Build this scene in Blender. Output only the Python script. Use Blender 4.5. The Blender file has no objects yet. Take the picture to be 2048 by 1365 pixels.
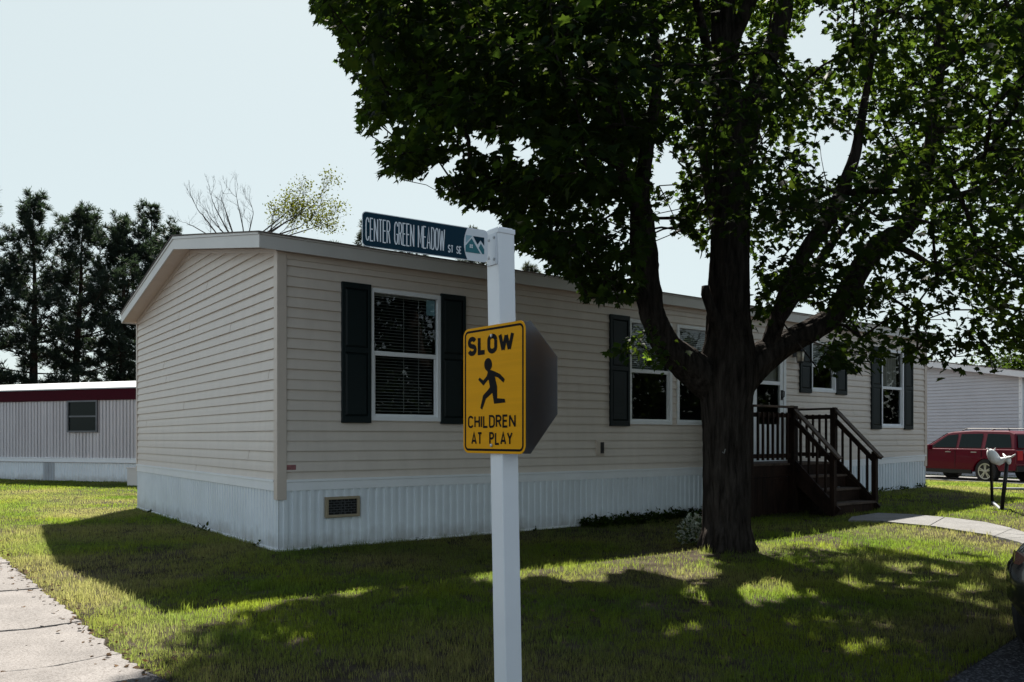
import bpy, math, random
import numpy as np
from mathutils import Vector, Matrix
C = bpy.context.scene
col = C.collection
R = math.radians
random.seed(7)
rng = np.random.default_rng(11)

# ------------------------------------------------------------------ camera
F = 1636.0            # focal length in pixels of the 2048 px wide photograph
HOR = 877.3           # horizon row
CAMZ = 1.39
cam_d = bpy.data.cameras.new("camera")
cam = bpy.data.objects.new("camera", cam_d)
col.objects.link(cam)
cam.location = (0, 0, CAMZ)
cam.rotation_euler = (R(90), 0, 0)
cam_d.sensor_width = 36
cam_d.lens = F / 2048 * 36
cam_d.shift_y = (HOR - 682.5) / 2048
cam_d.clip_start = 0.05
cam_d.clip_end = 3000
C.camera = cam

# ------------------------------------------------------------------ sky, sun, exposure
SUN = Vector((-0.082, 1.0, 1.18)).normalized()      # towards the sun
SUN_EL = math.asin(SUN.z)
w = bpy.data.worlds.new("World")
C.world = w
w.use_nodes = True
nt = w.node_tree
sky = nt.nodes.new("ShaderNodeTexSky")
sky.sky_type = 'NISHITA'
sky.sun_disc = False
sky.sun_elevation = SUN_EL
sky.sun_rotation = math.atan2(SUN.x, SUN.y)
sky.altitude = 200
sky.air_density = 1.0
sky.dust_density = 1.0
sky.ozone_density = 1.5
bg = nt.nodes['Background']
bg.inputs['Strength'].default_value = 0.06
# thin bright veil of high haze over the clear sky
veil = nt.nodes.new('ShaderNodeMix')
veil.data_type = 'RGBA'
veil.inputs['B'].default_value = (5.0, 5.65, 5.55, 1)
# the haze scatters forward: dense towards the sun, thin on the far side of the sky
tcw = nt.nodes.new('ShaderNodeTexCoord')
dotn = nt.nodes.new('ShaderNodeVectorMath'); dotn.operation = 'DOT_PRODUCT'
dotn.inputs[1].default_value = SUN
nt.links.new(tcw.outputs['Generated'], dotn.inputs[0])
mr = nt.nodes.new('ShaderNodeMapRange'); mr.interpolation_type = 'SMOOTHSTEP'
mr.inputs['From Min'].default_value = -.1; mr.inputs['From Max'].default_value = .62
mr.inputs['To Min'].default_value = .55; mr.inputs['To Max'].default_value = .86
nt.links.new(dotn.outputs['Value'], mr.inputs['Value'])
# and it lies low: thinner towards the zenith
sepw = nt.nodes.new('ShaderNodeSeparateXYZ')
nt.links.new(tcw.outputs['Generated'], sepw.inputs[0])
mz = nt.nodes.new('ShaderNodeMapRange'); mz.interpolation_type = 'SMOOTHSTEP'
mz.inputs['From Min'].default_value = .46; mz.inputs['From Max'].default_value = .80
mz.inputs['To Min'].default_value = 1; mz.inputs['To Max'].default_value = .05
nt.links.new(sepw.outputs['Z'], mz.inputs['Value'])
mm = nt.nodes.new('ShaderNodeMath'); mm.operation = 'MULTIPLY'
nt.links.new(mr.outputs['Result'], mm.inputs[0]); nt.links.new(mz.outputs['Result'], mm.inputs[1])
nt.links.new(mm.outputs[0], veil.inputs['Factor'])
nt.links.new(sky.outputs[0], veil.inputs['A'])
nt.links.new(veil.outputs['Result'], bg.inputs['Color'])
sd = bpy.data.lights.new("sun", 'SUN')
sd.energy = 5.0
sd.angle = R(0.55)
sd.color = (1.0, 0.945, 0.86)
so = bpy.data.objects.new("sun", sd)
col.objects.link(so)
so.rotation_euler = (-SUN).to_track_quat('-Z', 'Y').to_euler()
so.location = (0, 30, 40)
C.view_settings.view_transform = 'Standard'
C.view_settings.look = 'None'
C.view_settings.exposure = 1.32
C.view_settings.gamma = 1.0
C.cycles.max_bounces = 8
C.cycles.transparent_max_bounces = 12
C.cycles.use_denoising = True
C.cycles.sample_clamp_indirect = 6.0

# ------------------------------------------------------------------ terrain and projection helpers
def gz(x, y):
    return 0.24 * math.exp(-((x - 9.6) ** 2 + (y - 19.4) ** 2) / 34.0)
def gz_np(x, y):
    return 0.24 * np.exp(-((x - 9.6) ** 2 + (y - 19.4) ** 2) / 34.0)
def at(px, py, Y):
    """point of the photograph at depth Y"""
    return Vector(((px - 1024) / F * Y, Y, CAMZ + (HOR - py) / F * Y))
def ground(px, py, dz=0.0):
    Y = F * CAMZ / (py - HOR)
    for _ in range(12):
        X = (px - 1024) / F * Y
        Y = F * (CAMZ - gz(X, Y)) / (py - HOR)
    X = (px - 1024) / F * Y
    return Vector((X, Y, gz(X, Y) + dz))

# ------------------------------------------------------------------ materials
def mat(name, c, rough=.6, var=.08, scale=6.0, bump=0.0, bscale=40.0, metal=0.0, spec=.4, stretch=(1, 1, 1), c2=None, coat=0.0, detail=6.0):
    m = bpy.data.materials.new(name)
    m.use_nodes = True
    t = m.node_tree
    b = t.nodes['Principled BSDF']
    b.inputs['Roughness'].default_value = rough
    b.inputs['Metallic'].default_value = metal
    b.inputs['Specular IOR Level'].default_value = spec
    b.inputs['Coat Weight'].default_value = coat
    b.inputs['Coat Roughness'].default_value = .05
    tc = t.nodes.new('ShaderNodeTexCoord')
    mp = t.nodes.new('ShaderNodeMapping')
    mp.inputs['Scale'].default_value = stretch
    t.links.new(tc.outputs['Object'], mp.inputs['Vector'])
    n = t.nodes.new('ShaderNodeTexNoise')
    n.inputs['Scale'].default_value = scale
    n.inputs['Detail'].default_value = detail
    n.inputs['Roughness'].default_value = .65
    t.links.new(mp.outputs[0], n.inputs['Vector'])
    r = t.nodes.new('ShaderNodeValToRGB')
    r.color_ramp.elements[0].position = .3
    r.color_ramp.elements[1].position = .7
    lo = tuple(x * (1 - var) for x in c)
    hi = tuple(min(1, x * (1 + var)) for x in c) if c2 is None else c2
    r.color_ramp.elements[0].color = (*lo, 1)
    r.color_ramp.elements[1].color = (*hi, 1)
    t.links.new(n.outputs['Fac'], r.inputs['Fac'])
    t.links.new(r.outputs[0], b.inputs['Base Color'])
    if bump:
        n2 = t.nodes.new('ShaderNodeTexNoise')
        n2.inputs['Scale'].default_value = bscale
        n2.inputs['Detail'].default_value = 5
        t.links.new(mp.outputs[0], n2.inputs['Vector'])
        bp = t.nodes.new('ShaderNodeBump')
        bp.inputs['Strength'].default_value = bump
        bp.inputs['Distance'].default_value = .02
        t.links.new(n2.outputs['Fac'], bp.inputs['Height'])
        t.links.new(bp.outputs[0], b.inputs['Normal'])
    return m

def leafmat(name, trans=.45, rough=.5, spec=.3, tint=(1.5, 1.5, .6), gain=2.2):
    """foliage: colour per leaf from attribute 'col'; light passes through"""
    m = bpy.data.materials.new(name)
    m.use_nodes = True
    t = m.node_tree
    b = t.nodes['Principled BSDF']
    out = t.nodes['Material Output']
    b.inputs['Roughness'].default_value = rough
    b.inputs['Specular IOR Level'].default_value = spec
    a = t.nodes.new('ShaderNodeAttribute')
    a.attribute_name = 'col'
    t.links.new(a.outputs['Color'], b.inputs['Base Color'])
    tr = t.nodes.new('ShaderNodeBsdfTranslucent')
    mx = t.nodes.new('ShaderNodeMix')
    mx.data_type = 'RGBA'
    mx.blend_type = 'MULTIPLY'
    mx.inputs['Factor'].default_value = 1
    t.links.new(a.outputs['Color'], mx.inputs['A'])
    mx.inputs['B'].default_value = (tint[0] * gain, tint[1] * gain, tint[2] * gain, 1)
    t.links.new(mx.outputs['Result'], tr.inputs['Color'])
    ms = t.nodes.new('ShaderNodeMixShader')
    ms.inputs[0].default_value = trans
    t.links.new(b.outputs[0], ms.inputs[1])
    t.links.new(tr.outputs[0], ms.inputs[2])
    t.links.new(ms.outputs[0], out.inputs['Surface'])
    return m

def glassmat(name, tint=(.75, .8, .8), refl=.06):
    m = bpy.data.materials.new(name)
    m.use_nodes = True
    t = m.node_tree
    out = t.nodes['Material Output']
    t.nodes.remove(t.nodes['Principled BSDF'])
    tp = t.nodes.new('ShaderNodeBsdfTransparent')
    tp.inputs[0].default_value = (*tint, 1)
    gl = t.nodes.new('ShaderNodeBsdfGlossy')
    gl.inputs['Roughness'].default_value = .015
    gl.inputs['Color'].default_value = (1, 1, 1, 1)
    lw = t.nodes.new('ShaderNodeLayerWeight')
    lw.inputs['Blend'].default_value = .5
    pw = t.nodes.new('ShaderNodeMath'); pw.operation = 'POWER'; pw.inputs[1].default_value = 4.5
    t.links.new(lw.outputs['Facing'], pw.inputs[0])
    fr = t.nodes.new('ShaderNodeMath'); fr.operation = 'MULTIPLY_ADD'
    fr.inputs[1].default_value = .85; fr.inputs[2].default_value = .05
    t.links.new(pw.outputs[0], fr.inputs[0])
    n = t.nodes.new('ShaderNodeTexNoise')
    n.inputs['Scale'].default_value = 1.7
    bp = t.nodes.new('ShaderNodeBump')
    bp.inputs['Strength'].default_value = .02
    tc = t.nodes.new('ShaderNodeTexCoord')
    t.links.new(tc.outputs['Object'], n.inputs['Vector'])
    t.links.new(n.outputs['Fac'], bp.inputs['Height'])
    t.links.new(bp.outputs[0], gl.inputs['Normal'])
    ms = t.nodes.new('ShaderNodeMixShader')
    t.links.new(fr.outputs[0], ms.inputs[0])
    t.links.new(tp.outputs[0], ms.inputs[1])
    t.links.new(gl.outputs[0], ms.inputs[2])
    t.links.new(ms.outputs[0], out.inputs['Surface'])
    return m

def concretemat(name, c, joint=False):
    m = mat(name, c, rough=.85, var=.2, scale=2.2, bump=.5, bscale=90, spec=.2)
    t = m.node_tree
    b = t.nodes['Principled BSDF']
    src = b.inputs['Base Color'].links[0].from_socket
    tc = t.nodes.new('ShaderNodeTexCoord')
    n = t.nodes.new('ShaderNodeTexNoise')
    n.inputs['Scale'].default_value = 70
    n.inputs['Detail'].default_value = 4
    t.links.new(tc.outputs['Object'], n.inputs['Vector'])
    r = t.nodes.new('ShaderNodeValToRGB')
    r.color_ramp.elements[0].position = .32
    r.color_ramp.elements[0].color = (.55, .52, .5, 1)
    r.color_ramp.elements[1].position = .55
    r.color_ramp.elements[1].color = (1, 1, 1, 1)
    t.links.new(n.outputs['Fac'], r.inputs[0])
    mx = t.nodes.new('ShaderNodeMix')
    mx.data_type = 'RGBA'
    mx.blend_type = 'MULTIPLY'
    mx.inputs['Factor'].default_value = .8
    t.links.new(src, mx.inputs['A'])
    t.links.new(r.outputs[0], mx.inputs['B'])
    t.links.new(mx.outputs['Result'], b.inputs['Base Color'])
    return m

def asphaltmat(name):
    m = mat(name, (.025, .026, .029), rough=.9, var=.35, scale=1.3, bump=.9, bscale=160, spec=.15)
    t = m.node_tree
    b = t.nodes['Principled BSDF']
    src = b.inputs['Base Color'].links[0].from_socket
    tc = t.nodes.new('ShaderNodeTexCoord')
    v = t.nodes.new('ShaderNodeTexVoronoi')
    v.inputs['Scale'].default_value = 75
    t.links.new(tc.outputs['Object'], v.inputs['Vector'])
    r = t.nodes.new('ShaderNodeValToRGB')
    r.color_ramp.elements[0].position = .55
    r.color_ramp.elements[0].color = (0, 0, 0, 1)
    r.color_ramp.elements[1].position = .9
    r.color_ramp.elements[1].color = (1, 1, 1, 1)
    t.links.new(v.outputs['Color'], r.inputs[0])
    mx = t.nodes.new('ShaderNodeMix')
    mx.data_type = 'RGBA'
    t.links.new(r.outputs[0], mx.inputs['Factor'])
    t.links.new(src, mx.inputs['A'])
    mx.inputs['B'].default_value = (.13, .13, .14, 1)
    t.links.new(mx.outputs['Result'], b.inputs['Base Color'])
    return m

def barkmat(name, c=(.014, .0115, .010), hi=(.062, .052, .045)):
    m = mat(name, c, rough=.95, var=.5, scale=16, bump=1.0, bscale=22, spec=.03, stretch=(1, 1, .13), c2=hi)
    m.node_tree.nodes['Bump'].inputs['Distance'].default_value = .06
    return m

M = {}
M['siding'] = mat('tan vinyl siding', (.665, .585, .51), rough=.42, var=.05, scale=2.2, bump=.25, bscale=2.2, spec=.4, stretch=(2, 2, .5))
M['trim'] = mat('tan vinyl trim', (.62, .53, .45), rough=.4, var=.05, scale=2)
M['skirt'] = mat('white vinyl skirting', (.76, .80, .83), rough=.38, var=.07, scale=1.6, spec=.45)
def stain(m, z0, z1, c, amt):
    """mud splashed up the foot of a panel"""
    t = m.node_tree; b = t.nodes['Principled BSDF']
    src = b.inputs['Base Color'].links[0].from_socket
    tc = t.nodes.new('ShaderNodeTexCoord'); sp_ = t.nodes.new('ShaderNodeSeparateXYZ'); t.links.new(tc.outputs['Object'], sp_.inputs[0])
    n = t.nodes.new('ShaderNodeTexNoise'); n.inputs['Scale'].default_value = 5; n.inputs['Detail'].default_value = 8; t.links.new(tc.outputs['Object'], n.inputs['Vector'])
    ad = t.nodes.new('ShaderNodeMath'); ad.operation = 'MULTIPLY_ADD'; ad.inputs[1].default_value = -.35; t.links.new(n.outputs['Fac'], ad.inputs[0]); t.links.new(sp_.outputs['Z'], ad.inputs[2])
    mr_ = t.nodes.new('ShaderNodeMapRange'); mr_.inputs['From Min'].default_value = z0 - .17; mr_.inputs['From Max'].default_value = z1 - .17
    mr_.inputs['To Min'].default_value = amt; mr_.inputs['To Max'].default_value = 0; t.links.new(ad.outputs[0], mr_.inputs['Value'])
    mx = t.nodes.new('ShaderNodeMix'); mx.data_type = 'RGBA'; t.links.new(mr_.outputs[0], mx.inputs['Factor']); t.links.new(src, mx.inputs['A']); mx.inputs['B'].default_value = (*c, 1)
    t.links.new(mx.outputs['Result'], b.inputs['Base Color'])
stain(M['skirt'], .0, .22, (.24, .20, .16), .5)
M['white'] = mat('white vinyl', (.84, .85, .86), rough=.35, var=.04, scale=3)
M['fascia'] = mat('cream aluminium fascia', (.64, .615, .58), rough=.4, var=.04, scale=1.2)
M['soffit'] = mat('tan soffit', (.70, .58, .49), rough=.5, var=.05, scale=3)
M['shingle'] = mat('roof shingles', (.14, .12, .105), rough=.9, var=.4, scale=14, bump=.6, bscale=50)
M['shutter'] = mat('dark green shutter plastic', (.004, .011, .012), rough=.5, var=.12, scale=5, bump=.05, bscale=70, spec=.3)
M['blind'] = mat('white blind slats', (.34, .33, .31), rough=.5, var=.05)
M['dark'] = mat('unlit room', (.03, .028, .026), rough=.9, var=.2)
M['curtain'] = mat('cream curtain', (.30, .27, .23), rough=.9, var=.15, scale=8, stretch=(6, 6, .5))
M['glass'] = glassmat('window glass')
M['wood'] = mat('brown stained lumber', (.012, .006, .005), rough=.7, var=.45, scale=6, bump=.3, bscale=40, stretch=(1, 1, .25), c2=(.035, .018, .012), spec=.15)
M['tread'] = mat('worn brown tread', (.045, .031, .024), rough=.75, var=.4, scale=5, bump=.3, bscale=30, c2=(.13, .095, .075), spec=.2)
M['metal'] = mat('galvanised metal', (.45, .46, .47), rough=.4, var=.15, metal=.7)
M['black'] = mat('black plastic', (.008, .008, .009), rough=.45, var=.2)
M['postw'] = mat('white vinyl post', (.87, .885, .90), rough=.3, var=.03, scale=3, spec=.5)
M['yellow'] = mat('yellow reflective sheeting', (.80, .36, .002), rough=.55, var=.05, scale=3, spec=.12, stretch=(.6, .6, 16))
M['ink'] = mat('black sign ink', (.004, .003, .004), rough=.6, var=.1, spec=.1)
M['navy'] = mat('dark teal sign sheeting', (.0035, .030, .052), rough=.5, var=.05, scale=4, spec=.1)
M['teal'] = mat('teal sign ink', (.01, .15, .18), rough=.4, var=.05)
M['paleblue'] = mat('pale blue sign ink', (.30, .47, .53), rough=.4, var=.05)
M['signwhite'] = mat('white sign sheeting', (.74, .77, .80), rough=.35, var=.03)
M['alu'] = mat('bare sign aluminium', (.13, .135, .145), rough=.38, var=.12, scale=2, metal=.6)
M['red'] = mat('red sign sheeting', (.45, .02, .02), rough=.4, var=.05)
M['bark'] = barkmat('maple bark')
M['bark2'] = barkmat('pine bark', (.02, .014, .011), (.05, .036, .028))
M['bark3'] = barkmat('grey bark', (.045, .042, .04), (.09, .085, .08))
M['leaf'] = leafmat('maple leaves', trans=.45, rough=.55, spec=.04, tint=(1.8, 1.45, .36), gain=7.0)
M['deadleaf'] = leafmat('dead leaves', trans=.15, rough=.9, spec=.02, tint=(1, .9, .7), gain=1.5)
M['leaf2'] = leafmat('far leaves', trans=.4, rough=.6, spec=.03, tint=(1.3, 1.4, .4), gain=3.4)
M['needle'] = leafmat('pine needles', trans=.2, rough=.6, spec=.3, tint=(1.3, 1.2, .7), gain=5)
M['grass'] = leafmat('grass blades', trans=.5, rough=.5, spec=.15, tint=(1.44, 1.36, .85), gain=18.5)
M['variegated'] = leafmat('variegated leaves', trans=.25, rough=.5, spec=.3, tint=(1, 1, .8), gain=1.0)
M['concrete'] = concretemat('weathered concrete', (.225, .209, .195))
M['concrete2'] = concretemat('smooth concrete', (.215, .212, .205))
M['asphalt'] = asphaltmat('old asphalt')
M['maroon'] = mat('maroon painted metal', (.050, .002, .008), rough=.6, var=.1, spec=.08)
M['roofw'] = mat('white roof coating', (.55, .56, .55), rough=.5, var=.06, scale=1)
M['trailer'] = mat('grey ribbed aluminium siding', (.60, .565, .565), rough=.5, var=.09, scale=1.2, stretch=(1, 1, .3))
M['lilac'] = mat('pale grey vinyl siding', (.54, .54, .57), rough=.45, var=.05, scale=1.4)
M['carred'] = mat('dark red car paint', (.10, .0006, .011), rough=.4, var=.05, spec=.15, coat=.25)
M['carblack'] = mat('black car paint', (.006, .006, .008), rough=.25, var=.05, spec=.5, coat=.8)
M['carglass'] = mat('tinted car glass', (.005, .012, .013), rough=.08, var=.1, spec=.12)
M['rubber'] = mat('tyre rubber', (.015, .015, .015), rough=.8, var=.2)
M['rim'] = mat('alloy wheel', (.5, .5, .5), rough=.3, var=.05, metal=.9)
M['carlamp'] = mat('dark red lamp lens', (.06, .004, .006), rough=.15, var=.1, spec=.6)
M['lamp'] = mat('lamp lens', (.6, .55, .45), rough=.1, var=.05, spec=.6)
M['bone'] = mat('white painted figure', (.78, .78, .76), rough=.4, var=.06, scale=6)

# ------------------------------------------------------------------ mesh helpers
class MB:
    def __init__(s):
        s.v = []; s.f = []; s.mi = []
    def add(s, vs, fs, mi=0):
        o = len(s.v)
        s.v += [tuple(p) for p in vs]
        s.f += [tuple(i + o for i in f) for f in fs]
        s.mi += [mi] * len(fs)
    def box(s, x0, x1, y0, y1, z0, z1, mi=0, mx=None):
        vs = [Vector(p) for p in ((x0, y0, z0), (x1, y0, z0), (x1, y1, z0), (x0, y1, z0), (x0, y0, z1), (x1, y0, z1), (x1, y1, z1), (x0, y1, z1))]
        if mx is not None:
            vs = [mx @ p for p in vs]
        s.add(vs, [(0, 3, 2, 1), (4, 5, 6, 7), (0, 1, 5, 4), (1, 2, 6, 5), (2, 3, 7, 6), (3, 0, 4, 7)], mi)
    def bar(s, a, b, wd, hd, up=(0, 0, 1), mi=0):
        a, b = Vector(a), Vector(b)
        d = (b - a); L = d.length; d.normalize()
        sx = d.cross(Vector(up))
        if sx.length < 1e-4: sx = Vector((1, 0, 0))
        sx.normalize(); uz = sx.cross(d)
        mx = Matrix((( d.x, sx.x, uz.x, a.x), (d.y, sx.y, uz.y, a.y), (d.z, sx.z, uz.z, a.z), (0, 0, 0, 1)))
        s.box(0, L, -wd / 2, wd / 2, -hd / 2, hd / 2, mi, mx)
    def prism(s, pts, axis_fn, d0, d1, mi=0):
        """pts: 2-D outline; axis_fn(u, v, d) -> 3-D"""
        n = len(pts)
        vs = [axis_fn(u, v, d0) for u, v in pts] + [axis_fn(u, v, d1) for u, v in pts]
        fs = [tuple(range(n))[::-1], tuple(range(n, 2 * n))]
        fs += [(i, (i + 1) % n, n + (i + 1) % n, n + i) for i in range(n)]
        s.add(vs, fs, mi)
    def tube(s, pts, rad, n=10, mi=0, cap=True, wob=0.0):
        pts = [Vector(p) for p in pts]
        k = len(pts)
        if not hasattr(rad, '__len__'): rad = [rad] * k
        rings = []
        t0 = (pts[1] - pts[0]).normalized()
        ref = Vector((1, 0, 0)) if abs(t0.x) < .8 else Vector((0, 1, 0))
        nrm = (ref - t0 * ref.dot(t0)).normalized()
        vs = []
        for i, p in enumerate(pts):
            t = (pts[min(i + 1, k - 1)] - pts[max(i - 1, 0)]).normalized()
            nrm = (nrm - t * nrm.dot(t)).normalized()
            bn = t.cross(nrm)
            for j in range(n):
                a = 2 * math.pi * j / n
                r = rad[i] * (1 + (random.uniform(-wob, wob) if wob else 0))
                vs.append(p + (nrm * math.cos(a) + bn * math.sin(a)) * r)
        fs = []
        for i in range(k - 1):
            for j in range(n):
                a = i * n + j; b = i * n + (j + 1) % n
                fs.append((a, b, b + n, a + n))
        if cap:
            fs.append(tuple(range(n))[::-1]); fs.append(tuple(range((k - 1) * n, k * n)))
        s.add(vs, fs, mi)
    def lathe(s, prof, n, fn, mi=0):
        """prof: [(r, h)]; fn(x, y, h) -> 3-D"""
        vs = []
        for r, h in prof:
            for j in range(n):
                a = 2 * math.pi * j / n
                vs.append(fn(r * math.cos(a), r * math.sin(a), h))
        fs = []
        for i in range(len(prof) - 1):
            for j in range(n):
                fs.append((i * n + j, i * n + (j + 1) % n, (i + 1) * n + (j + 1) % n, (i + 1) * n + j))
        fs.append(tuple(range(n))[::-1]); fs.append(tuple(range((len(prof) - 1) * n, len(prof) * n)))
        s.add(vs, fs, mi)
    def build(s, name, m, parent=None, smooth=False, bevel=0.0, label=None, sub=0):
        me = bpy.data.meshes.new(name)
        me.from_pydata(s.v, [], s.f)
        ms = m if isinstance(m, (list, tuple)) else [m]
        for x in ms: me.materials.append(x)
        me.polygons.foreach_set('material_index', s.mi)
        if smooth: me.polygons.foreach_set('use_smooth', [True] * len(s.f))
        me.update()
        o = bpy.data.objects.new(name, me)
        col.objects.link(o)
        if parent is not None: o.parent = parent
        if bevel:
            b = o.modifiers.new('bevel', 'BEVEL'); b.width = bevel; b.segments = 2; b.limit_method = 'ANGLE'; b.angle_limit = R(40)
        if sub:
            b = o.modifiers.new('sub', 'SUBSURF'); b.levels = sub; b.render_levels = sub
        if label: o['label'] = label
        return o

def tag(o, label, cat, group=None, kind=None):
    o['label'] = label; o['category'] = cat
    if group: o['group'] = group
    if kind: o['kind'] = kind
    return o
def thing(name, label, cat, loc=(0, 0, 0), rz=0.0, group=None):
    o = bpy.data.objects.new(name, None)
    o.empty_display_size = .2
    col.objects.link(o)
    o.location = loc; o.rotation_euler = (0, 0, rz)
    return tag(o, label, cat, group)
def struct(o):
    o['kind'] = 'structure'
    return o

def np_mesh(name, V, loops, starts, m, colors=None, parent=None):
    me = bpy.data.meshes.new(name)
    me.vertices.add(len(V)); me.loops.add(len(loops)); me.polygons.add(len(starts))
    me.vertices.foreach_set('co', np.ascontiguousarray(V, dtype=np.float32).ravel())
    me.loops.foreach_set('vertex_index', np.ascontiguousarray(loops, dtype=np.int32))
    me.polygons.foreach_set('loop_start', np.ascontiguousarray(starts, dtype=np.int32))
    if colors is not None:
        ca = me.color_attributes.new('col', 'FLOAT_COLOR', 'POINT')
        c4 = np.ones((len(V), 4), dtype=np.float32); c4[:, :3] = colors
        ca.data.foreach_set('color', c4.ravel())
    me.materials.append(m)
    me.update(calc_edges=True)
    me.validate()
    o = bpy.data.objects.new(name, me)
    col.objects.link(o)
    if parent is not None: o.parent = parent
    return o

HALF = [(0, 0), (.30, -.03), (.26, .16), (.55, .40), (.30, .45), (.27, .70), (.11, .66), (0, 1.0)]
def maple_leaves(P, D, N, S, fold=.18):
    """P base points, D axis, N normal, S sizes -> verts, loops, starts, per-leaf repeat count"""
    n = len(P)
    D = D / np.linalg.norm(D, axis=1, keepdims=True)
    U = np.cross(D, N); U /= np.linalg.norm(U, axis=1, keepdims=True) + 1e-9
    W = np.cross(U, D)
    pts = np.array(HALF + [(-x, y) for x, y in HALF[1:-1]])
    # every leaf is folded along its rib and curled by its own amount
    fo = rng.uniform(-.05, .55, n)[:, None]; cu_ = rng.uniform(.0, .6, n)[:, None]; tw_ = rng.normal(0, .18, n)[:, None]
    zz = -np.abs(pts[None, :, 0]) * fo - cu_ * pts[None, :, 1] ** 2 + tw_ * pts[None, :, 0] * pts[None, :, 1]
    V = P[:, None, :] + S[:, None, None] * (pts[None, :, 0:1] * U[:, None, :] + pts[None, :, 1:2] * D[:, None, :] + zz[:, :, None] * W[:, None, :])
    k = len(pts)
    right = list(range(8)); left = [0, 7] + list(range(13, 7, -1))
    face = np.array(right + left)
    base = (np.arange(n) * k)[:, None]
    loops = (base + face[None, :]).ravel()
    starts = (np.arange(n * 2) * 8)
    return V.reshape(-1, 3), loops, starts, k
def simple_leaves(P, D, N, S, wd=.5):
    n = len(P)
    D = D / (np.linalg.norm(D, axis=1, keepdims=True) + 1e-9)
    U = np.cross(D, N); U /= np.linalg.norm(U, axis=1, keepdims=True) + 1e-9
    W = np.cross(U, D)
    pts = np.array([(0, 0, 0), (.5 * wd, .35, .05), (.38 * wd, .7, .02), (0, 1, -.1), (-.38 * wd, .7, .02), (-.5 * wd, .35, .05)])
    V = P[:, None, :] + S[:, None, None] * (pts[None, :, 0:1] * U[:, None, :] + pts[None, :, 1:2] * D[:, None, :] + pts[None, :, 2:3] * W[:, None, :])
    loops = ((np.arange(n) * 6)[:, None] + np.arange(6)[None, :]).ravel()
    return V.reshape(-1, 3), loops, np.arange(n) * 6, 6
def unit(n):
    a = rng.normal(size=(n, 3))
    return a / np.linalg.norm(a, axis=1, keepdims=True)
def inpoly(x, y, poly):
    x = np.asarray(x); y = np.asarray(y)
    ins = np.zeros(x.shape, bool)
    n = len(poly)
    for i in range(n):
        x0, y0 = poly[i]; x1, y1 = poly[(i + 1) % n]
        c = ((y0 > y) != (y1 > y)) & (x < (x1 - x0) * (y - y0) / ((y1 - y0) or 1e-9) + x0)
        ins ^= c
    return ins

exec_parts = []
# ================================================================== GROUND
def axis(lo, hi, a, b, step):
    mid = np.arange(a, b + 1e-6, step)
    l = [a]; d = step
    while l[-1] > lo: d *= 1.35; l.append(l[-1] - d)
    h = [b]; d = step
    while h[-1] < hi: d *= 1.35; h.append(h[-1] + d)
    return np.concatenate([np.array(l[1:][::-1]), mid, np.array(h[1:])])
gx = axis(-900, 900, -24, 30, .5); gy = axis(-900, 1200, -6, 36, .5)
XX, YY = np.meshgrid(gx, gy)
V = np.stack([XX.ravel(), YY.ravel(), gz_np(XX, YY).ravel()], 1)
nx, ny = len(gx), len(gy)
I, J = np.meshgrid(np.arange(nx - 1), np.arange(ny - 1))
a = (J * nx + I).ravel()
loops = np.stack([a, a + 1, a + nx + 1, a + nx], 1).ravel()
def soilmat():
    m = mat('lawn soil', (.022, .020, .010), rough=.95, var=.3, scale=2.1, bump=1.0, bscale=40, spec=.03, c2=(.085, .068, .052))
    return m
M['soil'] = soilmat()
g = np_mesh('ground', V, loops, np.arange(len(a)) * 4, M['soil'])
struct(g)

# road, pavement, path outlines (metres)
SW_DIR = Vector((-.626, .78))           # the left street and its pavement
ROAD = [(-2.98, 4.88), (-2.5, 4.80), (-2.16, 4.86), (-1.85, 4.55), (-1.2, 4.15), (-.5, 3.92), (.3, 3.80), (1.2, 3.98), (2.0, 4.36), (2.5, 4.68), (3.56, 5.74), (5.4, 7.5), (9, 10.9), (14, 15.3), (30, 29), (80, 70), (120, 20), (60, -50), (-70, -50), (-110, 60), (-43.5, 55.4)]
def sheet(name, poly, m, dz, skirt=0.0):
    """flat paved sheet following the ground, triangulated as one ngon fan of its outline"""
    import bmesh
    bm = bmesh.new()
    vs = [bm.verts.new((x, y, gz(x, y) + dz)) for x, y in poly]
    f = bm.faces.new(vs)
    bmesh.ops.triangulate(bm, faces=[f])
    bmesh.ops.recalc_face_normals(bm, faces=bm.faces)
    me = bpy.data.meshes.new(name); bm.to_mesh(me); bm.free()
    for p in me.polygons:
        pass
    me.materials.append(m)
    o = bpy.data.objects.new(name, me); col.objects.link(o)
    if skirt:
        so_ = o.modifiers.new('slab', 'SOLIDIFY'); so_.thickness = skirt; so_.offset = 0
    return struct(o)
sheet('road', ROAD, M['asphalt'], .006)

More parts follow.
